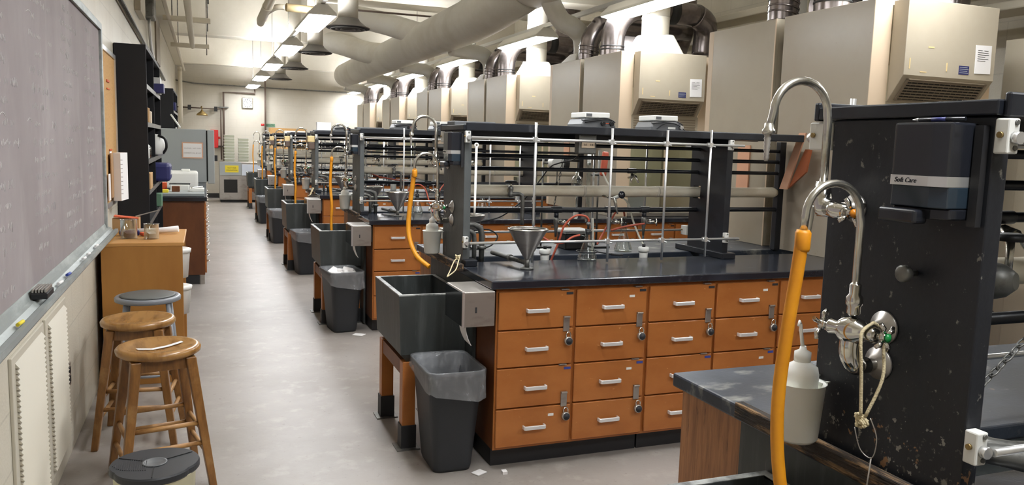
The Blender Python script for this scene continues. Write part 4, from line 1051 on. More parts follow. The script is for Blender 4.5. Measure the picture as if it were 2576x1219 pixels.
    t = thing('beige_dispenser', (1.26, 1.08, 1.45), 'x', 'dispenser', 'beige soap dispensers')
    build('upper_cover', MB().box(1.18, 1.261, ya, yb, 1.545, 1.62), 'beige', t, bevel=.006)
    build('lower_cover', MB().box(1.19, 1.261, ya, yb, 1.46, 1.542), 'pipeb', t, bevel=.006)
    repeat(t, [3, 4, 5], lambda k: 'beige and brown soap dispenser on the rack post of the %s' % bl(k))
    # pen on soap dispenser of bench 0
    t = thing('ballpoint_pen', (1.225, 1.08, 1.637), 'black pen with blue grip lying on the soap dispenser', 'pen')
    build('barrel', MB().cyl((1.215, 1.112, 1.638), (1.232, 1.030, 1.639), .0038, n=10), 'blackp', t)
    build('tip', MB().cyl((1.215, 1.112, 1.638), (1.2125, 1.124, 1.638), .0036, .0008, n=10), 'alu', t)
    build('grip', MB().cyl((1.2195, 1.088, 1.638), (1.2245, 1.063, 1.6385), .0041, n=10), 'blue', t)
    # post knob + string of bench 0
    tag(build('clamp_knob', MB().lathe([(.006, .0), (.006, .018), (.013, .02), (.0165, .026), (.0165, .036), (.012, .040), (.001, .041)], (1.261, 1.13, 1.352), 14, axis=(-1, -.0, 0)), 'galv', org=(1.26, 1.13, 1.352)), 'round grey capped stub on the foreground bench post', 'knob')
    def string(k, pts2, knot, lab):
        t = thing('cotton_cord', Vector(pts2[0][0]) + Vector((0, P * k, 0)), lab, 'cord', 'cotton cords')
        for pts in pts2: build('strand', MB().tube([Vector(p) + Vector((0, P * k, 0)) for p in pts], .0032, 8, sm=5), 'rope', t)
        mb = MB(); rnd = random.Random(k)
        K = Vector(knot) + Vector((0, P * k, 0))
        for i in range(9):
            q = [K + Vector((rnd.uniform(-.008, .008), rnd.uniform(-.014, .014), rnd.uniform(-.014, .014))) for _ in range(4)]
            mb.tube(q, .003, 6, sm=4)
        build('knot', mb, 'rope', t)
        return t
    s0 = string(0, [[(1.186, 1.149, 1.256), (1.160, 1.149, 1.240), (1.157, 1.147, 1.21), (1.163, 1.146, 1.16), (1.170, 1.146, 1.075)], [(1.186, 1.149, 1.256), (1.212, 1.149, 1.238), (1.213, 1.146, 1.205), (1.200, 1.130, 1.15), (1.178, 1.142, 1.075)]], (1.175, 1.148, 1.062), 'knotted cotton cord looped over the foreground faucet valve')
    build('wire', MB().tube([(1.178, 1.13, 1.075), (1.182, 1.115, 1.04), (1.18, 1.12, 1.0), (1.17, 1.14, 1.01), (1.166, 1.155, 1.05)], .0011, 6, sm=6), 'steel', s0)
    build('wire', MB().tube([(1.18, 1.122, 1.0), (1.178, 1.125, .94), (1.175, 1.13, .86)], .0015, 6), 'steel', s0)
    string(1, [[(1.232, .95, .995), (1.195, .92, .975), (1.155, .86, .935), (1.125, .81, .912)], [(1.236, .955, 1.0), (1.212, .905, .975), (1.18, .85, .938), (1.125, .81, .912)]], (1.212, .93, .992), 'white cord tied above the towel dispenser of the second bench')
    string(3, [[(1.235, .955, .99), (1.205, .90, .97), (1.18, .85, .92), (1.15, .80, .912)], [(1.24, .96, .995), (1.215, .90, .965), (1.19, .85, .925), (1.15, .80, .912)]], (1.222, .94, .985), 'white cord hanging above the towel dispenser of the fourth bench')
    # towel dispenser
    t = thing('towel_dispenser', (1.15, .62, .73), '', 'dispenser', 'steel paper towel dispensers')
    x0, x1, y0, y1, za, zb = 1.108, 1.262, .475, .76, .728, .895
    build('case', MB().box(x0, x1, y0, y1, za, zb), 'steel', t, bevel=.006, seg=3)
    build('mounting_strip', MB().box(x1 - .002, 1.2845, .56, .74, .75, .88), 'galv', t)
    f_ = build('front_cover', MB().box(x0 - .006, x0, y0 + .004, y1 - .004, za + .004, zb - .004), 'mirror', t, bevel=.002)
    build('cover_edge', MB().box(x0 - .007, x0 + .004, y0 - .003, y0 + .006, za + .002, zb), 'alu', t)
    build('lock_slot', MB().box(1.165, 1.172, y0 - .002, y0 + .001, .795, .822), 'ink', t)
    tw = []
    for k in range(7):
        q = k / 6
        tw.append([(1.14 + .03 * q * q, y0 + .07, za - .105 * q), (1.14 + .03 * q * q, y0 + .17, za - .10 * q), (1.143 + .03 * q * q, y0 + .17, za - .10 * q), (1.143 + .03 * q * q, y0 + .07, za - .105 * q)])
    build('paper_towel', MB().loops(tw, sm=False), 'paper', t)
    repeat(t, [1, 2, 3, 4, 5, 6], lambda k: 'stainless paper towel dispenser on the sink end of the %s' % bl(k))
    # bins
    def bin_(lab, k, full=False):
        cx, cy = 1.10, .695
        t = thing('waste_bin', (cx, cy, 0), lab, 'bin', 'dark waste bins')
        def rr(hx, hy, z, r, n=5):
            o = []
            for (sx, sy, a0) in ((1, 1, 0), (-1, 1, PI / 2), (-1, -1, PI), (1, -1, 1.5 * PI)):
                for i in range(n + 1):
                    a = a0 + PI / 2 * i / n
                    o.append((cx + sx * (hx - r) + r * math.cos(a), cy + sy * (hy - r) + r * math.sin(a), z))
            return o
        H_ = .505
        mb = MB().loops([rr(.092, .130, 0, .035), rr(.098, .137, .02, .04), rr(.134, .186, H_ - .03, .05), rr(.142, .195, H_ - .028, .05), rr(.144, .197, H_, .05), rr(.132, .184, H_, .045), rr(.09, .125, .012, .03)], sm=False)
        o = build('tub', mb, 'bin', t)
        for p_ in o.data.polygons: p_.use_smooth = True
        rnd = random.Random(k + 11)
        def wob(ring, a): return [(x + rnd.uniform(-a, a), y + rnd.uniform(-a, a), z + rnd.uniform(-a, a) * 1.5) for x, y, z in ring]
        low = [(x, y, H_ - .075 - .035 * math.sin((x - cx) * 9 + 1) - .03 * ((cy - y) / .19)) for x, y, z in rr(.150, .203, 0, .05)]
        mid = rr(.147, .200, H_ - .055, .05)
        lin_ = [wob(low, .005), wob(mid, .003), rr(.148, .201, H_ + .003, .05), rr(.147, .200, H_ + .008, .05), rr(.128, .18, H_ + .002, .045), wob(rr(.12, .17, H_ - .10, .04), .006), wob(rr(.10, .15, H_ - .25, .04), .006)]
        o = build('liner', MB().loops(lin_, cap0=False, cap1=False, sm=True), 'liner', t, recalc=False)
        if full:
            mb = MB()
            for i in range(9):
                mb.obox((cx + rnd.uniform(-.07, .07), cy + rnd.uniform(-.1, .1), H_ - .03 + rnd.uniform(-.02, .02)), (.1, .09, .04), rz=rnd.uniform(0, 3), rx=rnd.uniform(-.5, .5), ry=rnd.uniform(-.5, .5))
            build('crumpled_towels', mb, 'paper', t, bevel=.008)
        return t
    b1 = bin_('dark waste bin with empty clear liner beside the second bench sink', 1)
    b1.location.y += P
    b2 = bin_('dark waste bin full of paper towels beside the third bench sink', 2, True)
    b2.location.y += 2 * P; b2.location.x -= .04; b2.rotation_euler.z = .12
    for k in (3, 4, 5):
        dup(b1, 'dark waste bin with clear liner beside the sink of the %s' % bl(k), (-.05 * (k > 3), P * (k - 1), 0), rz=.1)
benches()

# ---------------------------------------------------------------- things on and around the racks
def bench_items():
    ZT = 1.672
    # hot plate stirrers
    def hotplate(x, y, k, lab, knobs=True, w=.20, rz=0, cord=1):
        y = y + P * k
        t = thing('hot_plate', (x, y, ZT), lab, 'hot plate', 'hot plates on the rack tops')
        z = ZT + .001
        pr_ = [(x - w / 2 - .008, z), (x + w / 2 + .008, z), (x + w / 2 + .008, z + .02), (x + w / 2 - .02, z + .062), (x - w / 2 + .01, z + .062), (x - w / 2 - .008, z + .03)]
        build('body', MB().prism(pr_, 'y', y - .10, y + .10), 'hotg', t, bevel=.008, seg=3)
        build('top_plate', MB().box(x - w / 2 + .012, x + w / 2 - .03, y - .095, y + .095, z + .066, z + .098), 'white', t, bevel=.006)
        build('display', MB().box(x - w / 2 + .02, x - w / 2 + .055, y - .0965, y - .095, z + .074, z + .09), 'hotg', t)
        if knobs:
            for dx in (.02, .075):
                build('knob', MB().cyl((x + dx, y - .118, z + .035), (x + dx, y - .10, z + .037), .012, n=14), 'cord', t)
            build('orange_label', MB().box(x + .036, x + .062, y - .1015, y - .10, z + .036, z + .040), 'orangep', t)
        else:
            build('white_label', MB().box(x, x + .05, y - .1015, y - .10, z + .02, z + .032), 'white', t)
            build('knob', MB().cyl((x + .085, y - .118, z + .03), (x + .085, y - .10, z + .032), .011, n=14), 'alu', t)
        c_ = []
        build('coiled_cord', MB().tube([(x - .1, y - .08, z + .055), (x - .105, y - .104, z + .050), (x - .05, y - .108, z + .056), (x + .03, y - .106, z + .066), (x + .07, y - .108, z + .058), (x + .1, y - .10, z + .045)], .0032, 8, sm=5), 'cord', t)
        build('coiled_cord', MB().tube([(x - .09, y - .104, z + .04), (x - .02, y - .108, z + .052), (x + .04, y - .110, z + .060), (x + .09, y - .104, z + .052)] if knobs else [(x - .09, y - .106, z + .005), (x - .05, y - .110, z + .04), (x + .0, y - .112, z + .056), (x + .06, y - .112, z + .045), (x + .11, y - .116, z + .012), (x + .15, y - .11, z + .006)], .0032, 8, sm=5), 'cord', t)
        return t
    hotplate(2.09, 1.21, 1, 'grey and white hot plate with two black knobs on the second bench rack')
    hotplate(2.54, 1.21, 1, 'grey and white hot plate with dangling cord on the second bench rack', False)
    hotplate(1.70, 1.25, 2, 'left hot plate on top of the third bench rack')
    hotplate(2.06, 1.25, 2, 'right hot plate on top of the third bench rack, behind a gooseneck', False)
    hotplate(1.62, 1.25, 3, 'hot plate on top of the fourth bench rack')
    t = thing('rolled_cable', (1.45, 1.25 + 2 * P, ZT), 'coiled black cable at the near end of the third bench rack top', 'cable')
    for i, (x, k, lab) in enumerate([(1.42, 1, 'grey flat tray at the end of second bench rack top'), (1.42, 2, 'grey flat tray at the end of third bench rack top'), (1.42, 3, 'grey flat tray at the end of fourth bench rack top')]):
        y = 1.31 + P * k
        tag(build('flat_tray', MB().box(x - .14, x + .1, y - .06, y + .08, ZT + .001, ZT + .025), 'hotg', org=(x, y, ZT), bevel=.004), lab, 'tray', 'flat trays on rack tops')
    bpy.data.objects.remove(t)
    y = 1.3 + 3 * P
    tag(build('white_carton', MB().box(1.32, 1.49, y - .02, y + .08, ZT + .026, ZT + .12), 'paper', org=(1.45, y, ZT)), 'white printed carton on the fourth bench rack top', 'carton')
    # steel cone funnels
    def funnel(x, y, k, lab, r=.104, h=.205, pipe=True):
        y += P * k
        t = thing('drain_funnel', (x, y, ZC), lab, 'funnel', 'steel drain funnels')
        z = ZC
        build('cone', MB().lathe([(.014, z + .05), (.016, z + .055), (r - .002, z + h), (r, z + h + .004), (r - .006, z + h + .004), (.02, z + .066), (.001, z + .066)], (x, y, 0), 40), 'steel', t)
        build('rim', MB().open_lathe([(r - .012, z + h + .003), (r - .006, z + h + .009), (r + .002, z + h + .007), (r + .003, z + h), (r - .012, z + h + .003)], (x, y, 0), 40), 'nickel', t)
        build('splash_ring', MB().open_lathe([(r - .035, z + h - .002), (r - .030, z + h + .002), (r - .012, z + h + .001), (r - .012, z + h - .002), (r - .035, z + h - .002)], (x, y, 0), 40), 'steel', t)
        build('spigot', MB().lathe([(.013, z + .008), (.013, z + .055), (.001, z + .055)], (x, y, 0), 16), 'galv', t)
        build('base_flange', MB().lathe([(.034, z), (.036, z + .004), (.030, z + .009), (.014, z + .010)], (x, y, 0), 20), 'galv', t)
        return t
    def drainpipe(x, y, k, lab):
        y += P * k
        t = thing('drain_pipe', (x, y, ZC), lab, 'pipe', 'galvanised drain pipes')
        build('pipe', MB().tube([(x, y + .04, ZC + .03), (x - .02, y + .17, ZC + .032), (x - .05, y + .40, ZC + .034)], .0125, 12), 'galv', t)
        build('clamp_ring', MB().tube([(x - .021, y + .18, ZC + .032), (x - .024, y + .205, ZC + .032)], .019, 14), 'galv', t)
    for k in range(1, 6):
        funnel(1.560, .828, k, 'steel cone funnel on the near side of the %s' % bl(k))
        drainpipe(1.560, .828, k, 'galvanised pipe running back from the near funnel of the %s' % bl(k))
        funnel(1.50, 1.63, k, 'steel cone funnel on the far side of the %s' % bl(k), r=.095)
    # hand-wheel valves above the funnels
    t = thing('steam_valve', (1.60, 1.20, 1.315), 'x', 'valve', 'hand wheel valves')
    vx, vy = 1.615, 1.235
    build('hand_wheel', MB().lathe([(.001, 1.372), (.012, 1.374), (.028, 1.376), (.034, 1.372), (.034, 1.366), (.026, 1.364), (.008, 1.364), (.001, 1.366)], (vx, vy, 0), 20), 'cord', t)
    build('stem', MB().cyl((vx, vy, 1.33), (vx, vy, 1.372), .005), 'nickel', t)
    build('body', MB().lathe([(.008, 1.345), (.014, 1.34), (.015, 1.325), (.012, 1.315), (.017, 1.305), (.017, 1.290), (.010, 1.282)], (vx, vy, 0), 16), 'galv', t)
    build('outlet_pipe', MB().tube([(vx, vy - .004, 1.300), (vx + .03, vy - .02, 1.302), (vx + .05, vy - .04, 1.296), (vx + .055, vy - .045, 1.27), (vx + .055, vy - .045, 1.13)], .011, 12, sm=3), 'galv', t)
    repeat(t, [1, 2, 3, 4], lambda k: 'black hand wheel valve with bent outlet on the wrapped pipe of the %s' % bl(k))
    # gas taps under the lowest pipe
    def tap(x, k, lab, z=1.205, side=1, first=[None]):
        t = thing('gas_tap', (x, 1.30 + P * k, z), lab, 'tap', 'chrome gas and water taps')
        y = 1.30 + P * k
        build('tee', MB().tube([(x - .03, y, z), (x + .03, y, z)], .0185, 16, cap=False).cyl((x, y, z - .0178), (x, y, z - .045), .014, n=12), 'black', t)
        build('body', MB().tube([(x, y, z - .045), (x, y, z - .06), (x, y, z - .085), (x, y, z - .115), (x, y, z - .16)], [.014, .016, .015, .010, .006], 12), 'galv', t)
        b_ = build('side_valve', MB().tube([(x, y, z - .072), (x + .03 * side, y - .03, z - .072), (x + .05 * side, y - .045, z - .072)], [.011, .014, .009], 12), 'chrome', t)
        mb = MB(); c = Vector((x + .058 * side, y - .052, z - .072))
        for q in range(4):
            a = q * PI / 2 + .3
            mb.tube([c, c + Vector((math.cos(a) * .012 * side, math.cos(a) * .012, math.sin(a) * .024))], [.005, .0035], 8)
        build('handle', mb, 'chrome', b_)
        return t
    for (x, k, lab) in [(1.93, 1, 'chrome tap under the lowest pipe above the first red tube'), (2.28, 1, 'chrome tap under the lowest pipe near the amber button'), (2.52, 1, 'chrome tap under the lowest pipe nearest the middle panel of the second bench'),
                        (1.95, 2, 'left chrome tap under the lowest pipe of the third bench'), (2.3, 2, 'right chrome tap under the lowest pipe of the third bench'), (1.95, 3, 'chrome tap under the lowest pipe of the fourth bench'), (1.95, 4, 'chrome tap under the lowest pipe of the fifth bench')]:
        tap(x, k, lab)
    def cock(x, k, lab):
        y = 1.30 + P * k; z = 1.44
        t = thing('service_cock', (x, y, z), lab, 'cock', 'chrome service cocks on upper pipes')
        build('tee', MB().tube([(x - .028, y, z), (x + .028, y, z)], .0155, 16, cap=False), 'black', t)
        build('outlet', MB().tube([(x, y - .002, z - .0255), (x + .01, y - .03, z - .034), (x + .022, y - .05, z - .07)], [.011, .010, .005], 10), 'nickel', t)
        build('lever', MB().obox((x - .02, y - .036, z - .034), (.06, .008, .01), rz=.3, ry=-.2), 'chrome', t)
        build('outlet', MB().tube([(x, y - .002, z - .0255), (x - .012, y - .025, z - .038), (x - .025, y - .04, z - .07)], [.011, .010, .005], 10), 'nickel', t)
    for (x, k, lab) in [(2.42, 1, 'twin chrome cock on the middle pipe of the second bench'), (1.98, 2, 'left twin chrome cock on the middle pipe of the third bench'), (1.47, 2, 'near twin chrome cock on the middle pipe of the third bench'), (2.4, 2, 'right twin chrome cock on the middle pipe of the third bench'), (1.7, 0, 'twin cock on the middle pipe of the foreground bench')]:
        cock(x, k, lab)
    # Erlenmeyer flasks
    def flask(x, y, k, lab, h=.165, r=.057, stopper='rust'):
        y += P * k
        z = ZC + .001
        t = thing('filter_flask', (x, y, z), lab, 'flask', 'filter flasks')
        build('glass_wall', MB().open_lathe([(.001, z), (r * .93, z), (r, z + .006), (r * .95, z + .02), (.019, z + h * .72), (.0175, z + h * .78), (.018, z + h * .95), (.0215, z + h * .97), (.0215, z + h), (.0165, z + h)], (x, y, 0), 28), 'glass', t)
        build('stopper', MB().lathe([(.013, z + h - .02), (.0185, z + h + .012), (.001, z + h + .012)], (x, y, 0), 18), 'cord', t)
        build('side_arm', MB().cyl((x - .016, y, z + h * .82), (x - .05, y, z + h * .86), .005), 'glass', t)
        build('connector', MB().lathe([(.006, z + h + .012), (.006, z + h + .03), (.012, z + h + .034), (.012, z + h + .046), (.006, z + h + .05)], (x, y, 0), 12), 'galv', t)
        return (x, y, z + h)
    f1 = flask(2.03, 1.075, 1, 'clear filter flask at the front edge of the second bench trough')
    f2 = flask(2.44, 1.40, 1, 'clear filter flask behind the trough of the second bench')
    f3 = flask(1.80, 1.10, 2, 'clear filter flask on the third bench beside its funnel')
    def tubing(name, pts, m_, lab, r=.0062, grp='rubber tubes on the benches'):
        pts = [Vector(p) for p in pts]
        tag(build(name, MB().tube(pts, r, 10, sm=6), m_, org=pts[0]), lab, 'tube', grp)
    x, y, z = f1
    tubing('rubber_tube', [(x, y, z + .0535), (x - .001, y, z + .066), (x - .024, y, z + .085), (x - .08, y + .01, z + .085), (x - .135, y + .03, z + .03), (x - .16, y + .05, z - .07), (x - .20, y + .07, z - .19)], 'redhose', 'red rubber tube arching from the nearer flask down into the trough')
    tubing('rubber_tube', [(x - .0515, y, z - .022), (x - .10, y, z - .035), (x - .17, y - .01, z - .065), (x - .25, y + .03, z - .045), (x - .29, y + .10, z + .02)], 'redhose', 'red rubber tube sagging from the side arm of nearer flask')
    x, y, z = f2
    tubing('rubber_tube', [(x, y, z + .0515), (x - .01, y, z + .085), (x - .06, y - .02, z + .095), (x - .13, y - .06, z + .03), (x - .19, y - .08, z - .05), (x - .23, y - .09, z - .11)], 'redhose', 'dark red tube arching from the farther flask')
    tubing('rubber_tube', [(x + .06, y - .145, z + .02), (x + .02, y - .14, z + .015), (x - .08, y - .135, z - .0), (x - .16, y - .13, z - .02)], 'redhose', 'red tube running from tap across the farther flask')
    tubing('clear_tube', [(x - .02, y + .3, z + .33), (x + .0, y + .2, z + .22), (x + .035, y + .04, z + .14), (x + .038, y - .04, z + .03), (x + .04, y - .12, z - .06), (x + .06, y - .18, z - .14)], 'clearhose', 'milky tube falling past the farther flask into the trough', .006)
    tubing('clear_tube', [(x - .27, y - .1, z + .05), (x - .275, y - .12, z - .02), (x - .28, y - .13, z - .16)], 'clearhose', 'straight milky tube hanging below a tap', .006)
    x, y, z = f3
    tubing('rubber_tube', [(x - .0525, y, z - .022), (x - .085, y - .01, z - .005), (x - .08, y - .03, z + .06), (x - .01, y - .045, z + .10), (x + .06, y - .04, z + .06), (x + .09, y - .08, z - .05), (x + .10, y - .16, z - .14)], 'redhose', 'red rubber tube arching from the flask on the third bench')
    tubing('rubber_tube', [(x + .3, y + .1, z + .12), (x + .22, y + .05, z + .03), (x + .19, y, z - .10)], 'redhose', 'second red rubber tube hanging on the third bench')
    tubing('rubber_tube', [(1.40, 1.35 + 2 * P, 1.30), (1.5, 1.36 + 2 * P, 1.255), (1.75, 1.36 + 2 * P, 1.215), (1.95, 1.33 + 2 * P, 1.20)], 'redhose', 'red tube strung along the lower pipe of the third bench')
    tubing('power_cable', [(1.98, 1.0855 + P, 1.55), (1.96, 1.16 + P, 1.50), (1.93, 1.30 + P, 1.476), (1.90, 1.37 + P, 1.44), (1.78, 1.39 + P, 1.28), (1.62, 1.39 + P, 1.16), (1.46, 1.39 + P, 1.12), (1.38, 1.39 + P, 1.06), (1.44, 1.385 + P, .975), (1.55, 1.385 + P, .985), (1.60, 1.395 + P, 1.04), (1.55, 1.41 + P, 1.08), (1.46, 1.415 + P, 1.075)], 'cord', 'black power cable looping behind the rack of the second bench', .0042, 'cables')
    # clamps and rings
    t = thing('ring_clamp', (2.09, .95 + P, ZC + .045), 'black iron ring clamp around the nearer flask', 'clamp')
    build('ring', MB().tube([(2.03 + .062 * math.cos(a * PI / 12), 1.075 + P + .062 * math.sin(a * PI / 12), ZC + .05) for a in range(24)], .0035, 8, closed=True), 'cord', t)
    build('arm', MB().cyl((2.078, 1.03 + P, ZC + .05), (2.12, .96 + P, ZC + .047), .004).cyl((2.12, .96 + P, ZC + .047), (2.19, .95 + P, ZC + .04), .006), 'cord', t)
    # small white cups in the trough
    for (x, lab) in ((1.80, 'white capped drain cup in the trough left of the flasks'), (2.44, 'white capped drain cup in the trough right of the flasks')):
        y = 1.15 + P
        t = thing('drain_cup', (x, y, .845), lab, 'cup', 'white drain cups')
        build('body', MB().lathe([(.022, .846), (.025, .95), (.026, .968)], (x, y, 0), 20), 'white', t)
        build('collar', MB().lathe([(.030, .966), (.033, .972), (.033, .990), (.028, .995), (.001, .995)], (x, y, 0), 20), 'white', t)
        build('plug', MB().cyl((x, y, .995), (x, y, 1.012), .010), 'cord', t)
    t = thing('black_knob_cock', (2.30, 1.30 + P, 1.33), 'black round knob valve standing out from the wrapped pipe', 'valve')
    kx, ky = 2.27, 1.14 + P
    build('knob', MB().lathe([(.001, -.012), (.018, -.010), (.023, 0), (.019, .010), (.001, .014)], (kx, ky, 1.305), 20, axis=(.2, -1, .25)), 'blackp', t)
    build('stem', MB().cyl((kx, ky, 1.303), (kx - .02, ky + .06, 1.28), .010), 'milk', t)
    build('neck', MB().tube([(kx - .02, ky + .05, 1.285), (kx - .01, ky + .05, 1.25), (kx + .0, ky + .04, 1.19)], [.012, .009, .005], 10), 'nickel', t)
    build('bracket', MB().cyl((kx - .02, ky + .06, 1.28), (kx - .05, 1.28 + P, 1.29), .008), 'nickel', t)
    # stirrer box, condenser stand on second bench far side
    t = thing('small_scale', (2.21, 1.55 + P, ZC), 'black box with white top standing behind the flasks', 'scale')
    build('body', MB().box(2.09, 2.25, 1.50 + P, 1.64 + P, ZC, ZC + .10), 'cord', t, bevel=.01)
    build('top_plate', MB().box(2.08, 2.26, 1.49 + P, 1.65 + P, ZC + .10, ZC + .125), 'white', t, bevel=.006)
    def retort(x, y, k, lab, items=True):
        y += P * k
        t = thing('retort_stand', (x, y, ZC), lab, 'stand', 'retort stands')
        build('base', MB().box(x - .06, x + .06, y - .08, y + .08, ZC, ZC + .012), 'cord', t)
        build('rod', MB().cyl((x, y, ZC), (x, y, ZC + .62), .006), 'galv', t)
        build('clamp', MB().tube([(x, y, 1.40), (x - .03, y, 1.403), (x - .052, y, 1.40)], [.008, .006, .009], 8), 'galv', t)
    retort(2.36, 1.62, 1, 'tall retort stand behind the rack, right of condenser')
    retort(2.02, .84, 2, 'retort stand on the near side of the third bench')
    retort(2.0, 1.6, 3, 'retort stand on the fourth bench')
    t = thing('glass_condenser', (2.20, 1.62 + P, 1.2), 'glass separating bulb and condenser clamped behind the wrapped pipe', 'glassware')
    gx, gy = 2.21, 1.62 + P
    build('bulb', MB().lathe([(.006, 1.17), (.008, 1.27), (.012, 1.285), (.036, 1.33), (.038, 1.36), (.03, 1.385), (.010, 1.40), (.010, 1.44)], (gx, gy, 0), 22), 'glass', t)
    build('tip', MB().lathe([(.010, 1.12), (.016, 1.14), (.016, 1.17), (.008, 1.18)], (gx, gy, 0), 16), 'milk', t)
    build('tube_column', MB().lathe([(.012, 1.10), (.014, 1.12), (.014, 1.46), (.010, 1.5)], (gx + .08, gy, 0), 18), 'glass', t)
    build('white_joint', MB().cyl((gx + .08, gy, 1.46), (gx + .08, gy, 1.53), .012), 'milk', t)
    t = thing('stirrer_motor', (2.08, 1.62 + P, 1.45), 'white and black round stirrer motor clamped on the stand', 'motor')
    build('support_rod', MB().cyl((1.99, 1.66 + P, ZC + .001), (1.99, 1.66 + P, 1.52), .006).cyl((1.99, 1.66 + P, 1.47), (2.06, 1.63 + P, 1.47), .008), 'galv', t)
    build('base', MB().box(1.94, 2.04, 1.6 + P, 1.74 + P, ZC + .001, ZC + .01), 'cord', t)
    build('housing', MB().cyl((2.06, 1.58 + P, 1.47), (2.06, 1.66 + P, 1.47), .045, n=24), 'white', t, bevel=.008)
    build('end_cap', MB().cyl((2.10, 1.60 + P, 1.47), (2.13, 1.60 + P, 1.47), .04, n=20), 'cord', t, bevel=.006)
    build('plug', MB().tube([(2.06, 1.6 + P, 1.43), (2.06, 1.6 + P, 1.36), (2.06, 1.6 + P, 1.345), (2.06, 1.6 + P, 1.33)], [.003, .003, .009, .011], 8), 'cord', t)
    # orange mesh
    tag(build('orange_mesh', MB().obox((2.45, 1.72 + P, 1.47), (.05, .02, .16), rz=.2, ry=.1), 'redhose', org=(2.45, 1.72 + P, 1.47), bevel=.02), 'orange mesh sleeve hanging behind the rack', 'mesh')
    # beads of glassware on the farther benches
    rnd = random.Random(9)
    for k in (2, 3, 4):
        for j, x in enumerate((2.15, 2.6)):
            flask(x, 1.62, k, '%s clear flask on the far half of the %s' % (['left', 'right'][j], bl(k)), h=.15, r=.05)
        t = thing('white_bottle', (2.35, 1.56 + P * k, ZC), 'white plastic bottle on the far half of the %s' % bl(k), 'bottle', 'white bottles on the benches')
        build('body', MB().lathe([(.035, ZC), (.038, ZC + .005), (.038, ZC + .10), (.015, ZC + .13), (.015, ZC + .145), (.001, ZC + .145)], (2.35, 1.56 + P * k, 0), 20), 'white', t)
        build('cap', MB().cyl((2.35, 1.56 + P * k, ZC + .145), (2.35, 1.56 + P * k, ZC + .165), .018), 'bluet', t)
    # wand, drip tube, grey elbows
    t = thing('hanging_wand', (1.305, .935 + P, 1.4), 'slim white plastic wand hanging from the lattice top near the post', 'wand')
    build('shaft', MB().tube([(1.305, .934 + P, 1.56), (1.303, .934 + P, 1.25), (1.302, .934 + P, 1.21)], [.0065, .006, .005], 8), 'milk', t)
    build('eyelet', MB().tube([(1.305 + .009 * math.cos(a * PI / 6), .934 + P, 1.568 + .009 * math.sin(a * PI / 6)) for a in range(12)], .004, 6, closed=True), 'milk', t)
    t = thing('drip_tube', (1.205, 1.345, 1.3), 'white glassy tube with brown tip below the foreground upper faucet', 'tube')
    build('tube', MB().cyl((1.2, 1.35, 1.462), (1.197, 1.365, 1.345), .0055, n=10), 'milk', t)
    build('brown_tip', MB().cyl((1.197, 1.365, 1.345), (1.196, 1.368, 1.32), .0058, n=10), 'brass', t)
    t = thing('grey_elbow', (1.36, 1.21, .9), 'x', 'pipe', 'grey elbow pipes by the posts')
    build('pipe', MB().tube([(1.302, 1.19, 1.10), (1.36, 1.19, 1.10), (1.385, 1.19, 1.085), (1.39, 1.19, 1.05), (1.39, 1.19, .85)], [.012, .012, .015, .013, .013], 12), 'galv', t)
    build('pipe', MB().tube([(1.302, 1.24, 1.13), (1.40, 1.24, 1.13), (1.44, 1.24, 1.11), (1.45, 1.24, 1.07), (1.45, 1.24, .85)], [.013, .013, .019, .017, .014], 12), 'galv', t)
    build('collar', MB().cyl((1.45, 1.24, .99), (1.45, 1.24, 1.01), .026, n=16), 'galv', t)
    repeat(t, [1, 2, 3, 4], lambda k: 'grey elbow pipes dropping into the trough beside the post of the %s' % bl(k))
    # chains
    def chain(p0, p1, n, lab, sag=.02):
        p0, p1 = Vector(p0), Vector(p1)
        mb = MB()
        for i in range(n):
            q = (i + .5) / n
            c = p0.lerp(p1, q) + Vector((0, 0, -sag * 4 * q * (1 - q)))
            d = (p1 - p0).normalized(); L_ = (p1 - p0).length / n * .68
            s_ = d.cross(Vector((0, 1, 0))).normalized()
            if i % 2: s_ = d.cross(s_).normalized()
            w_ = L_ * .42
            mb.tube([c + d * (L_ * math.cos(a * PI / 5)) + s_ * (w_ * math.sin(a * PI / 5)) for a in range(10)], L_ * .13, 5, closed=True)
        tag(build('steel_chain', mb, 'galv', org=p0), lab, 'chain', 'thin steel chains')
    chain((1.62, 1.10, 1.29), (1.315, 1.075, 1.085), 16, 'thin chain slanting behind the foreground bench post', .01)
    chain((1.97, 1.32 + P, 1.50), (1.93, 1.34 + P, 1.22), 14, 'thin chain hanging from the top pipe of the second bench', .0)
    # foreground bench extras
    t = thing('foreground_valve', (1.60, 1.24, 1.30), 'big brown stained valve on the wrapped pipe at the right edge of photo', 'valve')
    build('body', MB().lathe([(.02, -.05), (.036, -.03), (.042, 0), (.034, .03), (.018, .05)], (1.56, 1.208, 1.315), 20, axis=(.3, -1, .1)), 'galv', t)
    build('hand_wheel', MB().lathe([(.001, 1.412), (.02, 1.416), (.034, 1.412), (.034, 1.400), (.001, 1.398)], (1.60, 1.2, 0), 20), 'cord', t)
    build('stem', MB().cyl((1.60, 1.2, 1.33), (1.60, 1.2, 1.40), .008), 'nickel', t)
    t = thing('bench_crossrod', (1.42, .92, 1.05), 'short aluminium stub rod clamped below the foreground rack', 'rod')
    build('rod', MB().cyl((1.345, .90, 1.06), (1.42, .82, 1.05), .009, n=12), 'alu', t)
    build('rod_clamp', MB().box(1.335, 1.365, .885, .925, 1.04, 1.078), 'alu', t, bevel=.004)
    t = thing('grey_rubber_pipe', (1.5, 1.1, 1.0), 'pair of dusty grey pipes behind the foreground clamp block', 'pipe')
    build('pipe', MB().tube([(1.33, 1.15, 1.005), (1.38, 1.08, 1.01), (1.42, 1.02, 1.012), (1.55, .98, .985), (1.9, .95, .98)], [.016, .018, .022, .018, .018], 14, sm=4), 'galv', t)
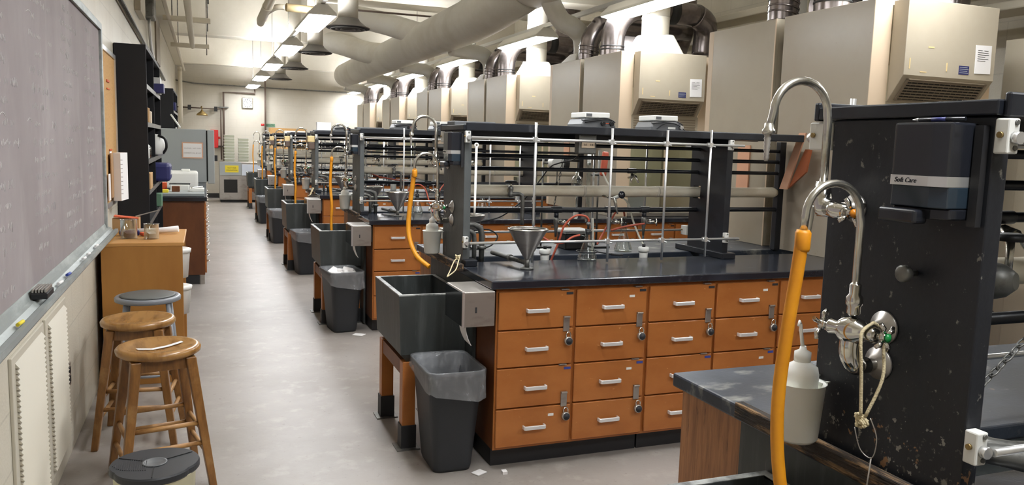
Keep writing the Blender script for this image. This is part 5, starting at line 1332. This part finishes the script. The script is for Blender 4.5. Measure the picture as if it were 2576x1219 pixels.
    build('pipe', MB().tube([(1.335, 1.24, 1.0), (1.42, 1.16, 1.01), (1.5, 1.08, .995), (1.8, 1.05, .98)], [.016, .02, .018, .018], 14, sm=4), 'galv', t)
    # scraps
    for i, (x, y, w_, lab) in enumerate([(1.215, 3.50, .06, 'white paper scrap on the floor beside the nearest bin'), (1.33, 3.46, .03, 'tiny crumpled paper on the floor in front of drawers'), (1.16, 6.42, .09, 'flat paper scrap on the floor beside the full bin')]):
        o = build('paper_scrap', MB().obox((x, y, .004), (w_, w_ * .8, .004 + .01 * (i == 1)), rz=.5 + i), 'paper', org=(x, y, 0))
        if i == 1: o.location.z += .004
        tag(o, lab, 'scrap', 'paper scraps on the floor')
bench_items()

# ---------------------------------------------------------------- fume hoods
def hoods():
    ZTOP = 2.46
    Y0, Y1 = .66, 1.425
    X0, X1 = HX, 4.54
    t = thing('fume_hood', (X0, Y0, ZC), '', 'fume hood', 'fume hoods facing the camera')
    build('side_panel', MB().box(X0, X0 + .02, Y0, Y1, ZC, ZTOP), 'taupe_s', t, bevel=.002)
    build('side_panel', MB().box(X1 - .02, X1, Y0, Y1, ZC, ZTOP), 'taupe', t)
    build('back_panel', MB().box(X0 + .02, X1 - .02, Y1 - .02, Y1, ZC, ZTOP), 'taupe', t)
    build('roof', MB().box(X0 + .02, X1 - .02, Y0 + .02, Y1 - .02, ZTOP - .02, ZTOP - .002), 'taupe', t)
    build('jamb', MB().box(X0 + .001, X0 + .135, Y0 - .002, Y0 + .015, ZC, ZTOP), 'cream', t, bevel=.003)
    build('jamb', MB().box(X1 - .10, X1 - .001, Y0 - .002, Y0 + .015, ZC, ZTOP), 'cream', t, bevel=.003)
    xa, xb = X0 + .138, X1 - .115
    build('chin', MB().prism([(Y0 - .004, 1.885), (Y0 - .112, 2.035), (Y0 - .112, ZTOP), (Y0 - .004, ZTOP)], 'x', xa, xb), 'taupe', t, bevel=.003)
    # louvred grille lying on the sloping underside
    a = Vector((0, Y0 - .112, 2.035)); b = Vector((0, Y0 - .004, 1.885)); d = (b - a); nrm = Vector((0, -d.z, d.y)).normalized()
    if nrm.z > 0: nrm = -nrm
    mb = MB()
    def sl(q0, q1, x0, x1, h0, h1):
        p = [a + d * q0 + nrm * h0, a + d * q1 + nrm * h0, a + d * q1 + nrm * h1, a + d * q0 + nrm * h1]
        mb.loops([[(x0, v.y, v.z) for v in p], [(x1, v.y, v.z) for v in p]])
    for i in range(7): sl(.18 + i * .10, .22 + i * .10, xa + .05, xb - .05, .0, .008)
    sl(.12, .16, xa + .04, xb - .04, 0, .010); sl(.86, .90, xa + .04, xb - .04, 0, .010)
    sl(.12, .90, xa + .04, xa + .055, 0, .010); sl(.12, .90, xb - .055, xb - .04, 0, .010)
    for i in range(1, 14): sl(.16, .88, xa + .05 + i * .043, xa + .053 + i * .043, 0, .004)
    build('grille', mb, 'grille', t)
    mb = MB()
    sl(.16, .86, xa + .05, xb - .05, .0003, .001)
    build('grille_void', mb, 'dark', t)
    build('lower_apron', MB().box(X0 + .135, X1 - .10, Y0, Y0 + .012, 1.74, 1.89), 'taupe', t)
    mb = MB()
    for i in range(5): mb.box(X0 + .16, X1 - .13, Y0 - .003, Y0, 1.765 + i * .022, 1.775 + i * .022)
    build('apron_slots', mb, 'grille', t)
    s_ = build('sash', MB().box(X0 + .15, X1 - .12, Y0 + .02, Y0 + .026, 1.22, 1.75), 'sash', t)
    mb = MB().box(X0 + .135, X1 - .10, Y0 + .016, Y0 + .032, 1.19, 1.22).box(X0 + .135, X0 + .155, Y0 + .016, Y0 + .032, 1.19, 1.74).box(X1 - .12, X1 - .10, Y0 + .016, Y0 + .032, 1.19, 1.74).box(X0 + .52, X0 + .54, Y0 + .016, Y0 + .032, 1.22, 1.74)
    build('sash_frame', mb, 'cream', s_, bevel=.002)
    build('airfoil', MB().box(X0 + .135, X1 - .10, Y0 - .01, Y0 + .05, ZC + .001, ZC + .04), 'steel', t, bevel=.005)
    build('hood_fill_light', MB().box(X0 + .25, X1 - .25, Y0 + .06, Y0 + .10, 1.80, 1.82), 'hood_fill', t)  # unseen emitter behind the apron, added to brighten the hood interior
    build('liner', MB().box(X0 + .021, X0 + .03, Y0 + .04, Y1 - .02, ZC, 2.2).box(X0 + .03, X1 - .03, Y1 - .03, Y1 - .021, ZC, 2.2), 'hliner', t)
    build('interior_box', MB().box(X0 + .3, X0 + .5, Y0 + .3, Y0 + .5, ZC + .001, ZC + .22), 'greym', t)
    tagp = build('hood_plate', MB().box(xa + .42, xa + .50, Y0 - .114, Y0 - .112, 2.06, 2.11), 'blue', t)
    mb = MB()
    for i in range(4): mb.box(xa + .425, xa + .495 - .008 * (i % 2), Y0 - .1145, Y0 - .114, 2.068 + i * .0105, 2.071 + i * .0105)
    build('plate_text', mb, 'greym', tagp)
    mb = MB().box(xa + .17, xa + .215, Y0 - .1135, Y0 - .112, 2.195, 2.203).box(xa + .035, xa + .043, Y0 - .1135, Y0 - .112, 2.07, 2.13).box(xa + .32, xa + .328, Y0 - .1135, Y0 - .112, 2.07, 2.12).box(xa + .12, xa + .17, Y0 - .1135, Y0 - .112, 2.055, 2.06)
    build('tape_remnant', mb, 'beige', t)
    repeat(t, [1, 2, 3, 4, 5, 6], lambda k: 'taupe fume hood with slanted grille chin at the end of the %s, facing camera' % bl(k))
    # notice papers
    px = xa + .545
    t = thing('hood_notice', (px, Y0 - .115, 2.1), '', 'notice', 'printed notices on the hoods')
    build('paper_sheet', MB().obox((px + .06, Y0 - .115, 2.155), (.128, .002, .165), ry=-.03), 'paper', t)
    mb = MB()
    for i, (s0, s1) in enumerate([(0, .035), (0, .085), (0, .09), (0, .06), (0, .088), (0, .065)]):
        mb.box(px + .012 + s0, px + .012 + s1, Y0 - .117, Y0 - .1162, 2.205 - i * .012, 2.2075 - i * .012)
    mb.box(px + .062, px + .095, Y0 - .117, Y0 - .1162, 2.205, 2.2075)
    build('printed_lines', mb, 'ink', t)
    repeat(t, [1, 2, 3], lambda k: 'white printed notice on the hood chin of the %s' % bl(k))
    # rear-facing hoods
    Ya, Yb = 1.50, 2.27
    t = thing('rear_fume_hood', (X0, Ya, ZC), '', 'fume hood', 'fume hoods facing away')
    build('side_panel', MB().box(X0, X0 + .02, Ya, Yb - .06, ZC + .001, ZTOP), 'taupe', t, bevel=.002)
    build('jamb', MB().box(X0, X0 + .13, Yb - .06, Yb, ZC + .001, ZTOP), 'cream', t, bevel=.004)
    build('edge_trim', MB().box(X0 - .004, X0, Ya, Ya + .012, ZC + .001, ZTOP), 'cream', t)
    build('front_wall', MB().box(X0 + .02, X1, Ya, Ya + .02, ZC + .001, ZTOP), 'taupe', t)
    build('far_wall', MB().box(X0 + .13, X1, Yb - .02, Yb, ZC + .001, ZTOP), 'taupe', t)
    build('roof', MB().box(X0 + .02, X1, Ya + .02, Yb - .02, ZTOP - .02, ZTOP - .002), 'taupe', t)
    build('side_panel', MB().box(X1 - .02, X1, Ya + .02, Yb - .02, ZC + .001, ZTOP - .02), 'taupe', t)
    build('base', MB().box(X0 + .02, X1, 1.93, Yb, 0, ZC + .001), 'wood_d', t)
    repeat(t, [0, 1, 2, 3, 4, 5, 6], lambda k: 'taupe hood facing away, back to back behind the %s hood' % bl(k))
    # white stacks
    t = thing('hood_stack', (4.1, .9, ZTOP), '', 'duct', 'white flared hood stacks')
    mb = MB().loops([[(3.83, .75, ZTOP + .001), (4.33, .75, ZTOP + .001), (4.33, 1.085, ZTOP + .001), (3.83, 1.085, ZTOP + .001)], [(3.96, .82, ZTOP + .21), (4.23, .82, ZTOP + .21), (4.23, 1.08, ZTOP + .21), (3.96, 1.08, ZTOP + .21)]])
    build('flare', mb, 'ductw', t, bevel=.02)
    build('stack_tube', MB().cyl((4.095, .95, ZTOP + .17), (4.11, .95, ZT - .005), .133, n=28), 'ductw', t)
    build('joint_band', MB().cyl((4.096, .95, ZTOP + .36), (4.096, .95, ZTOP + .375), .136, n=28), 'ductw', t)
    repeat(t, [1, 2, 3, 4, 5, 6], lambda k: 'white flared stack rising from the near hood of the %s' % bl(k))
    # the rear hoods' white elbows branch off the long supply duct: one run of ductwork, so they are its parts
    sd = bpy.data.objects['supply_duct']
    def flare(yk):
        return MB().loops([[(3.62, yk - .165, ZTOP + .001), (3.96, yk - .165, ZTOP + .001), (3.96, yk + .24, ZTOP + .001), (3.62, yk + .24, ZTOP + .001)], [(3.68, yk - .1, ZTOP + .1), (3.90, yk - .1, ZTOP + .1), (3.90, yk + .1, ZTOP + .1), (3.68, yk + .1, ZTOP + .1)]])
    for k in (2, 3, 4, 5, 6):
        yk = 1.9 + P * k
        build('branch_flare', flare(yk), 'ductw', sd, bevel=.02)
        end = [(3.50, yk, ZTOP + .395), (3.2, yk, ZTOP + .42)] if k > 2 else [(3.52, yk, ZTOP + .43), (3.40, yk, ZTOP + .60), (3.36, yk, ZTOP + .72)]
        build('branch_elbow', MB().tube([(3.79, yk, ZTOP + .06), (3.79, yk, ZTOP + .18), (3.76, yk, ZTOP + .29), (3.66, yk, ZTOP + .37)] + end, .102, 24, sm=4), 'ductw', sd)
    for k, lab in ((1, 'white straight stack rising from the rear hood of the second bench'), (0, 'white straight stack at the rear hood of the foreground bench')):
        yk = 1.9 + P * k
        t = thing('straight_stack', (3.95, yk, ZTOP), lab, 'duct', 'white straight stacks')
        build('branch_flare', MB().loops([[(3.86, yk - .165, ZTOP + .001), (4.16, yk - .165, ZTOP + .001), (4.16, yk + .2, ZTOP + .001), (3.86, yk + .2, ZTOP + .001)], [(3.90, yk - .11, ZTOP + .1), (4.12, yk - .11, ZTOP + .1), (4.12, yk + .11, ZTOP + .1), (3.90, yk + .11, ZTOP + .1)]]), 'ductw', t, bevel=.02)
        build('stack_tube', MB().cyl((4.005, yk, ZTOP + .06), (4.005, yk, ZT - .005), .115, n=28), 'ductw', t)
    # dark steel ducts
    t = thing('steel_elbow_duct', (3.78, 1.15, ZTOP), '', 'duct', 'dark steel exhaust ducts')
    build('elbow', MB().tube([(3.78, 1.22, ZTOP + .001), (3.78, 1.22, ZTOP + .12), (3.79, 1.22, ZTOP + .24), (3.86, 1.22, ZTOP + .38), (4.0, 1.22, ZTOP + .48), (4.2, 1.22, ZTOP + .50), (4.75, 1.22, ZTOP + .48)], .115, 24, sm=4), 'steel_d', t)
    mb = MB()
    for z in (ZTOP + .07, ZTOP + .10): mb.cyl((3.78, 1.22, z), (3.78, 1.22, z + .012), .120, n=24)
    build('black_sleeve', mb, 'cord', t)
    build('black_sleeve', MB().cyl((4.38, 1.22, ZTOP + .493), (4.48, 1.22, ZTOP + .488), .121, n=24), 'cord', t)
    build('end_bulge', MB().tube([(4.72, 1.22, ZTOP + .48), (4.85, 1.25, ZTOP + .42), (4.9, 1.3, ZTOP + .3), (4.9, 1.32, ZTOP + .1)], .12, 20, sm=4), 'steel_d', t)
    repeat(t, [1, 2, 3, 4, 5, 6], lambda k: 'dark steel elbow duct behind the white stack of the %s' % bl(k))
    t = thing('inner_steel_duct', (3.74, 1.42, ZTOP), '', 'duct', 'dark steel inner ducts')
    build('elbow', MB().tube([(3.72, 1.62, ZTOP + .001), (3.72, 1.62, ZTOP + .10), (3.74, 1.62, ZTOP + .22), (3.82, 1.62, ZTOP + .33), (3.96, 1.62, ZTOP + .38), (4.9, 1.62, ZTOP + .38)], .1, 22, sm=4), 'steel_d', t)
    mb = MB()
    for z in (.05, .09, .13): mb.cyl((3.72, 1.62, ZTOP + z), (3.722, 1.62, ZTOP + z + .012), .106, n=22)
    build('crimp_ring', mb, 'steel_d', t)
    repeat(t, [1, 2, 3, 4, 5, 6], lambda k: 'smaller dark steel duct between the two hoods of the %s' % bl(k))
    t = thing('crossing_steel_duct', (4.8, 2.0, 2.62), '', 'duct', 'large ribbed steel ducts')
    build('tube', MB().tube([(4.35, 1.93, 2.68), (4.75, 1.93, 2.68), (4.92, 1.93, 2.74), (4.98, 1.93, 2.92), (4.98, 1.93, 3.3), (4.98, 1.93, ZT - .01)], .18, 28), 'steel_d', t)
    mb = MB()
    for x in (4.42, 4.54, 4.66): mb.cyl((x, 1.93, 2.68), (x + .02, 1.93, 2.68), .186, n=28)
    build('rib', mb, 'steel_d', t)
    repeat(t, [1, 2, 3], lambda k: 'large ribbed steel duct crossing behind the hoods of the %s' % bl(k))
    # boards by the hood sides
    for k in (1, 2):
        y = 1.69 + P * k
        tag(build('pink_board', MB().box(3.567, 3.579, y, y + .13, 1.30, 1.62), 'copper', org=(3.57, y, 1.3)), 'flat pink board hanging behind the right end of the %s rack' % bl(k), 'board', 'pink boards hanging by the hoods')
    t = thing('leaning_board', (3.5, 4.1, 1.34), 'pink and red brown board hanging slanted at the hood corner', 'board')
    yy = 4.03
    build('pink_face', MB().loops([[(3.45, yy + .02, 1.70), (3.45, yy - .04, 1.70), (3.45, yy + .10, 1.345), (3.45, yy + .17, 1.345)], [(3.46, yy + .02, 1.70), (3.46, yy - .04, 1.70), (3.46, yy + .10, 1.345), (3.46, yy + .17, 1.345)]]), 'copper', t)
    build('brown_face', MB().loops([[(3.462, yy - .03, 1.60), (3.462, yy - .08, 1.60), (3.462, yy - .05, 1.46), (3.462, yy + .10, 1.35)], [(3.475, yy - .03, 1.60), (3.475, yy - .08, 1.60), (3.475, yy - .05, 1.46), (3.475, yy + .10, 1.35)]]), 'rustw', t)
    # right side of the room
    t = thing('tall_cabinet', (5.2, 3.4, 0), 'tall beige cabinet at the right edge beyond the nearest hood', 'cabinet')
    build('body', MB().box(5.0, 5.6, 2.4, 3.93, 0, 2.36), 'taupe', t, bevel=.004)
    build('door', MB().box(4.985, 5.0, 2.42, 3.75, .1, 2.34), 'taupe', t, bevel=.003)
    for i, (z, h) in enumerate(((2.60, .06), (2.76, .05), (2.95, .07))):
        tag(build('cable_tray', MB().box(5.2, 5.5, -1, 21.9, z, z + h), 'pipew', org=(5.3, 3, z), bevel=.01), '%s cream trunking high along the right wall' % ['lowest', 'middle', 'highest'][i], 'trunking')
    tag(build('tall_rod_pair', MB().cyl((4.60, 5.4, 2.3), (4.60, 5.4, ZT - .005), .02).cyl((4.67, 5.4, 2.3), (4.67, 5.4, ZT - .005), .02), 'pipew', org=(4.55, 5.1, 2.3)), 'pair of thin cream vertical conduits above the rear hood', 'conduit')
hoods()
